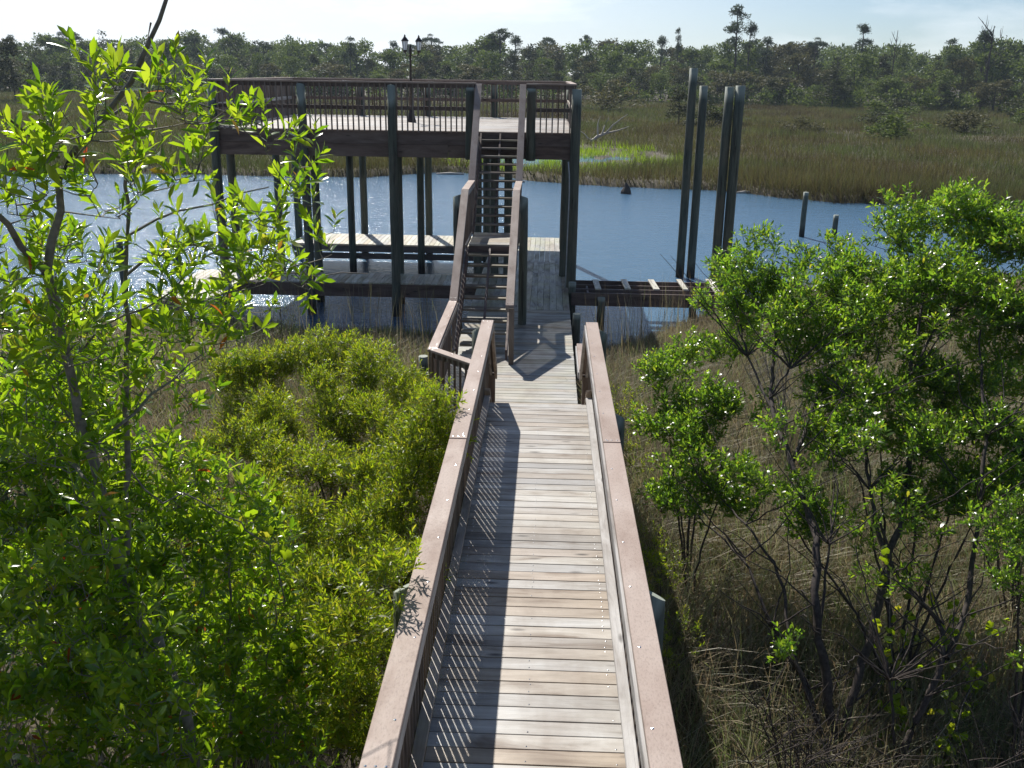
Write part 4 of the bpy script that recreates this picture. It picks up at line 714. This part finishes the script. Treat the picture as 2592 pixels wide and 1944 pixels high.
def far_tree(kind, seed, h):
    """returns (trunk mesh, crown mesh) around the origin"""
    rg = np.random.RandomState(seed); g = Geo(); t = Geo(); nd = []
    if kind == 'pine':
        ax = rg.normal(0, .03*h, 2); limb(t, nd, [(0, 0, -.3), (ax[0]*.4, ax[1]*.4, h*.5), (ax[0], ax[1], h*.97)], h*.014+.05, .05, rg, 6, .05, 1.0)
        lob = []
        for i in range(rg.randint(9, 14)):
            z = h*rg.uniform(.58, .98); a = rg.uniform(0, 6.28); r = h*rg.uniform(.05, .16)*(1.35-z/h); b = (ax[0]*z/h+math.cos(a)*r, ax[1]*z/h+math.sin(a)*r, z+r*.35)
            limb(t, nd, [(ax[0]*z/h, ax[1]*z/h, z-.1*r), b], .06, .02, rg, 4, .03, .5); lob.append((*b, h*rg.uniform(.05, .085)))
        lob.append((ax[0], ax[1], h*.98, h*.06)); crown(g, lob, 1700, .030*h, rg, .35, .75); m = M_FP
    elif kind == 'umbrella':
        limb(t, nd, [(0, 0, -.3), (.15, 0, h*.5), (0, .1, h*.93)], h*.016+.05, .06, rg, 6, .05, 1.0); lob = []
        for i in range(17):
            a = rg.uniform(0, 6.28); r = h*.19*math.sqrt(rg.uniform(0, 1)); z = h*(.93-.9*(r/h)**1.3)+rg.uniform(-.05, .03)*h; b = (math.cos(a)*r, math.sin(a)*r, z); limb(t, nd, [(0, 0, h*.72), (b[0]*.6, b[1]*.6, z-.06*h), b], .06, .02, rg, 4, .03, .5); lob.append((*b, h*rg.uniform(.035, .055)))
        crown(g, lob, 1700, .028*h, rg, .4, .6); m = M_FP
    elif kind == 'cedar':
        limb(t, nd, [(0, 0, -.2), (0, 0, h*.6)], .12, .04, rg, 5, .03, .8); lob = []
        for i in range(15): z = h*rg.uniform(.12, .95); a = rg.uniform(0, 6.28); r = h*.24*(1.08-z/h)*rg.uniform(.4, 1.1); lob.append((math.cos(a)*r, math.sin(a)*r, z, h*.13*(1.25-z/h)+.15))
        crown(g, lob, 1700, .045*h, rg, .5, 1.1); m = M_FC
    elif kind == 'bush':
        lob = [(0, 0, h*.3, h*.3)]
        for i in range(14): a = rg.uniform(0, 6.28); r = h*rg.uniform(.1, .6); z = h*rg.uniform(.12, .85)*(1.05-.8*r/h); lob.append((math.cos(a)*r, math.sin(a)*r, z, h*rg.uniform(.12, .22))); limb(t, nd, [(0, 0, -.1), (math.cos(a)*r, math.sin(a)*r, z)], .09, .03, rg, 4, .1, .8)
        crown(g, lob, 1700, .07*h, rg, .5, .9); m = [M_FD, M_FB, M_FC][seed % 3]
    elif kind == 'snag':
        limb(t, nd, [(0, 0, -.3), (.1, 0, h*.5), (.3, .1, h)], h*.017+.04, .05, rg, 6, .06, .6)
        for i in range(11):
            z = h*rg.uniform(.45, .95); a = rg.uniform(0, 6.28); l = h*rg.uniform(.08, .2); p1 = (math.cos(a)*l*.6, math.sin(a)*l*.6, z+l*.3); p2 = (math.cos(a+.4)*l, math.sin(a+.4)*l, z+l*.9)
            limb(t, nd, [(.1, 0, z-.05*h), p1, p2], .07, .02, rg, 4, .1, .4); limb(t, nd, [p1, (p1[0]+.3, p1[1]+.2, p1[2]+l*.7)], .04, .012, rg, 3, .05, .4)
        m = None
    else:
        limb(t, nd, [(0, 0, -.2), (.1, .1, h*.4), (0, 0, h*.75)], .02*h+.04, .05, rg, 6, .05, .8); lob = []
        for i in range(16):
            z = h*rg.uniform(.25, .9); a = rg.uniform(0, 6.28); r = h*.30*math.sin(min(1, (1.02-z/h)*1.9+.15)*1.57)*rg.uniform(.3, 1); b = (math.cos(a)*r, math.sin(a)*r, z); lob.append((*b, h*rg.uniform(.09, .16)))
            if i % 3 == 0: limb(t, nd, [(0, 0, z*.5), b], .06, .02, rg, 4, .05, .8)
        crown(g, lob, 1900, .045*h, rg, .6, .85); m = M_FB if kind == 'olive' else M_FD
    tm = np_mesh('trunk', np.concatenate(t.V), [np.concatenate(f) for f in t.F.values()], M_BLEACH if kind == 'greysnag' else M_BARKD, np.concatenate(t.R), smooth=True)
    cm = np_mesh('crown', np.concatenate(g.V), [np.concatenate(f) for f in g.F.values()], m, np.concatenate(g.R)) if m else None
    return tm, cm
PROT = {}
def proto(kind, k, h0=10.):
    if (kind, k) not in PROT: PROT[(kind, k)] = far_tree(kind, 500+hash_(kind)*10+k, h0)
    return PROT[(kind, k)]
def hash_(s): return sum(ord(c) for c in s) % 50
def plant_far(kind, k, x, y, h, name, label, cat='tree', group=None, rot=0., wide=1.0):
    tm, cm = proto(kind, k); z = float(height(np.array([x]), np.array([y]))[0]); th = thing(name, label, cat, (x, y, z), group)
    th.scale = (h/10*wide, h/10*wide, h/10); th.rotation_euler = (0, 0, rot)
    put(bpy.data.objects.new('trunk', tm), th)
    if cm: put(bpy.data.objects.new('crown', cm), th)
    return th
rgf = random.Random(9)
# emergent and single trees one can tell apart
for kind, k, x, y, h, nm, lb, wide in [
    ('pine', 1, 39.1, 215, 18.3, 'pine_tree', 'tallest pine on the skyline, ragged crown high above the woods right of the tall pilings', 1.0), ('pine', 2, 42.6, 220, 15.4, 'pine_tree', 'slim pine just right of and behind the tallest pine', .8),
    ('umbrella', 1, -11.9, 240, 14.9, 'pine_tree', 'round-crowned umbrella pine above the woods over the platform staircase', 1.15), ('umbrella', 2, -1.0, 290, 14.6, 'pine_tree', 'flat-topped distant pine just right of the umbrella pine', 1.0),
    ('pine', 3, 28.7, 230, 14.3, 'pine_tree', 'thin spindly pine left of the tallest pine', .55), ('pine', 4, 68.3, 225, 15.2, 'pine_tree', 'crooked skyline pine midway between the tallest pine and the right edge', .9),
    ('umbrella', 3, 61.7, 240, 13.6, 'pine_tree', 'rounded skyline pine left of the crooked one', 1.0), ('umbrella', 1, 58.0, 250, 13.0, 'pine_tree', 'small round pine crown between the tallest and the rounded pine', .8),
    ('pine', 1, 49.1, 232, 12.8, 'pine_tree', 'bushy pine directly right of the tallest pair', 1.3), ('snag', 1, 80.8, 190, 14.4, 'dead_tree', 'bare dead tree with spreading grey limbs on the skyline near the right edge', 1.1),
    ('snag', 2, 70.0, 210, 14.2, 'dead_tree', 'bare dead trunk with short upright twigs on the right skyline', .7), ('snag', 3, 53.5, 190, 8.6, 'dead_tree', 'crooked leafless tree against the dark woods on the right', 1.0),
    ('umbrella', 2, -124.7, 260, 13.9, 'pine_tree', 'round pine crown on the left skyline behind the bay tree', 1.1), ('umbrella', 3, -38.6, 330, 16.0, 'pine_tree', 'wispy flat pine top behind the lamp post', 1.0),
    ('umbrella', 1, 10.6, 300, 15.4, 'pine_tree', 'small pine top on the skyline above the pier', .7), ('pine', 2, 83.9, 200, 13.6, 'pine_tree', 'dense pine beside the dead tree at the right edge', 1.3),
    ('umbrella', 3, -130.6, 262, 12.4, 'pine_tree', 'small round pine left of the left skyline pine', 1.0), ('cedar', 1, -81.3, 150, 9.6, 'cedar_tree', 'large dark cedar at the left edge of the photo', 1.3),
    ('pine', 4, -96.6, 300, 15.0, 'pine_tree', 'pine rising above the left woods behind the twig tips', 1.4), ('pine', 3, 86.5, 222, 12.6, 'pine_tree', 'bushy pine left of the dead tree near the right edge', 1.3),
    ('cedar', 2, 49.2, 176, 6.9, 'cedar_tree', 'darkest rounded cedar standing in front of the right woods', 1.9),
    ('cedar', 3, 14.4, 111, 4.3, 'cedar_tree', 'lone feathery bush on the marsh just left of the tall pilings', 1.5), ('bush', 2, 16.9, 105, 3.3, 'marsh_bush', 'low green bush at the foot of the lone marsh bush', 1.3), ('bush', 3, 20.0, 113, 3.2, 'marsh_bush', 'olive bush on the marsh between the tall pilings', 1.3),
    ('bush', 4, 8.2, 150, 5.2, 'marsh_bush', 'faint grey-green bush on the marsh right of the platform', 1.6), ('bush', 5, 52, 150, 2.9, 'marsh_bush', 'leafy low bush on the marsh below the darkest cedar', 1.8), ('bush', 6, 31.3, 92, 2.6, 'marsh_bush', 'nearest spreading bush in the middle of the right marsh', 2.2),
    ('bush', 1, 42.8, 104, 2.9, 'marsh_bush', 'green bush on the marsh near the right edge', 2.0), ('bush', 2, 66.8, 140, 4.6, 'marsh_bush', 'dark bush at the right edge of the marsh', 1.6), ('bush', 3, 42, 128, 2.9, 'marsh_bush', 'brownish bush in the right marsh behind the spreading bush', 2.0),
    ('bush', 4, 24.5, 98, 1.9, 'marsh_bush', 'small dry bush right of the tall pilings', 1.8), ('bush', 5, 37, 112, 2.0, 'marsh_bush', 'low straggling bush left of the brownish marsh bush', 2.3), ('bush', 6, 58, 120, 3.2, 'marsh_bush', 'rounded bush among the reeds below the right woods', 1.6)]:
    plant_far(kind, k, x, y, h, nm, lb, 'bush' if 'bush' in nm else 'tree', None, rgf.uniform(0, 6.28), wide)
# rows of the woods
kinds_front = ['cedar', 'olive', 'cedar', 'round', 'cedar', 'olive', 'cedar']; n_ = 0
def edge(x): return float(np.interp(x, [-170, -90, -30, 10, 50, 80, 120], [205, 200, 205, 205, 182, 166, 158]))
ADJ = {'cedar': 'dark cedar', 'olive': 'olive-brown oak', 'round': 'green broadleaf', 'pine': 'pine', 'umbrella': 'round-topped pine'}
ROW = ['front of woods', 'middle of woods', 'back of woods']; ROWS = []
LM = [(60, 'at the left edge'), (130, 'behind the bay tree'), (205, 'left of the raised platform'), (300, 'behind the platform left end'), (390, 'left of the lamp post'), (440, 'behind the lamp post'), (530, 'above the platform staircase'), (600, 'at the platform right corner'), (680, 'left of the tall pilings'), (750, 'behind the tall pilings'), (830, 'right of the tall pilings'), (900, 'above the right marsh'), (970, 'left of the right dead tree'), (9999, 'at the right edge')]
def place_of(x, y):
    u = 512+962*((x*cyw+y*syw)/((y*cyw-x*syw)*math.cos(P_)+1.2)); return next(n for a, n in LM if u < a)
for row, (dy, cnt, hr, ks) in enumerate([(2, 76, (4.2, 6.8), kinds_front), (26, 66, (7., 9.8), ['round', 'cedar', 'olive', 'round', 'cedar', 'pine']), (62, 72, (10.8, 13.6), ['round', 'pine', 'round', 'round', 'olive', 'cedar', 'round', 'umbrella'])]):
    for i in range(cnt):
        f = (i+rgf.uniform(-.4, .4)+.5)/cnt; yb = 190+dy; x = (-.585+1.145*f)*yb; yy = edge(x)+dy+rgf.uniform(-9, 9)*(.6+.4*row); kd = rgf.choice(ks); h = rgf.uniform(*hr)
        o = plant_far(kd, rgf.randint(1, 4 if kd in ('cedar', 'round', 'pine') else 3), x, yy, h, {'cedar': 'cedar_tree', 'olive': 'oak_tree', 'round': 'broadleaf_tree', 'pine': 'pine_tree', 'umbrella': 'pine_tree'}[kd], 'x', 'tree', 'trees in the '+ROW[row], rgf.uniform(0, 6.28), rgf.uniform(1.3, 2.0) if row == 0 else rgf.uniform(.95, 1.4))
        ROWS.append((row, kd, place_of(x, yy), x/yy, o))
from collections import defaultdict
bk = defaultdict(list)
for r_ in ROWS: bk[r_[:3]].append(r_)
ORD = ['first', 'second', 'third', 'fourth', 'fifth', 'sixth', 'seventh', 'eighth', 'ninth', 'tenth']
for (row, kd, pl), ls in bk.items():
    ls.sort(key=lambda q: q[3])
    for k, q in enumerate(ls): q[4]['label'] = ((ORD[k]+' '+ADJ[kd]+' from left') if len(ls) > 1 else 'single '+ADJ[kd])+', '+ROW[row]+', '+pl
# the far-off wood that reads as one mass
rg = np.random.RandomState(91); g = Geo(); lob = []
for i in range(330):
    y = rg.uniform(285, 420); x = rg.uniform(-.72, .72)*y; h = np.interp(x/y*300, [-161, -86, -75, -53, 0, 45, 95, 136], [11.5, 14.0, 14.0, 12.6, 12.6, 13.0, 14.5, 15.0])*(y/300)**.75*rg.uniform(.82, 1.06)
    for q in range(4): r = rg.uniform(1.8, 3.2); lob.append((x+rg.normal(0, 2.5), y+rg.normal(0, 2), h-r-rg.uniform(0, 1)-q*2.6, r))
crown(g, lob, 150000, 1.0, rg, .6, .85); tag(g.obj('distant_wood', M_FD), kind='stuff')
rg = np.random.RandomState(92); g = Geo(); lob = []   # undergrowth closing the foot of the woods
for i in range(700): x = rg.uniform(-150, 130); y = edge(x)-6+rg.uniform(0, 1)**1.6*66; lob.append((x, y, rg.uniform(.5, 2.0)+max(0, y-edge(x))*.06, rg.uniform(1.2, 2.6)))
crown(g, lob, 130000, .5, rg, .6, .8); tag(g.obj('undergrowth', M_FD), kind='stuff')
# driftwood on the marsh edge, stump in the shallows
g = Geo(); nd = []; rg = np.random.RandomState(95)
limb(g, nd, [(3.4, 80, .3), (4.0, 80, .9), (4.9, 80.1, 1.15)], .16, .09, rg, 7, .08, .2)
for pl in ([(4.0, 80, .9), (3.9, 80, 1.6), (4.1, 80.1, 2.4)], [(4.6, 80, 1.1), (5.3, 80.2, 1.9), (6.3, 80.3, 2.6)], [(4.9, 80.1, 1.15), (5.6, 80, 1.3), (6.4, 79.9, 1.7)], [(4.3, 80, 1.0), (4.5, 80, 1.8), (4.8, 80, 2.3)], [(3.5, 80, .5), (2.9, 80, 1.0), (2.6, 80, 1.2)]): limb(g, nd, pl, .08, .025, rg, 5, .08, .25)
tag(g.obj('driftwood', M_BLEACH, loc=(4, 80, .3), smooth=True), 'bleached fallen tree with bare branches on the far marsh edge right of the platform', 'driftwood')
mb = MB(401); mb.tube([(3.9, 48.6, -.4), (3.92, 48.6, .1), (3.95, 48.6, .33), (3.9, 48.62, .52)], [.30, .26, .15, .05], 9); o = mb.build('tree_stump', M_BARKD, None, 0, False); tag(o, 'dark pointed stump sticking out of the water at the far bank', 'stump')
for i, (x, y, l, a) in enumerate([(10.0, 49.6, .9, .1), (-5.6, 56.3, 1.6, 0.), (-1.6, 52.8, .8, .2)]):
    mb = MB(410+i); c, s = math.cos(a)*l/2, math.sin(a)*l/2; mb.tube([(x-c, y-s, .02), (x, y+.05, .06), (x+c, y+s, .03)], [.05, .08, .04], 7); o = mb.build('driftwood_log', M_BLEACH, None, 0, True)
    tag(o, ['small pale log floating at the far bank right of the green grass', 'longer pale log along the far bank seen left of the staircase', 'short pale log along the far bank beside the staircase'][i], 'log')
# haze
hz = np_mesh('haze', [(-900, -60, -2.6), (900, -60, -2.6), (900, 900, -2.6), (-900, 900, -2.6), (-900, -60, 40), (900, -60, 40), (900, 900, 40), (-900, 900, 40)], [np.array([[3, 2, 1, 0], [4, 5, 6, 7], [0, 1, 5, 4], [1, 2, 6, 5], [2, 3, 7, 6], [3, 0, 4, 7]])], bpy.data.materials.new('air'))
m = hz.materials[0]; m.use_nodes = True; t = m.node_tree; t.nodes.remove(t.nodes['Principled BSDF']); v = t.nodes.new('ShaderNodeVolumePrincipled')
v.inputs['Color'].default_value = (.72, .86, 1, 1); v.inputs['Density'].default_value = .00026; v.inputs['Anisotropy'].default_value = .1; t.links.new(v.outputs[0], t.nodes['Material Output'].inputs['Volume'])
tag(put(bpy.data.objects.new('haze', hz)), kind='stuff')
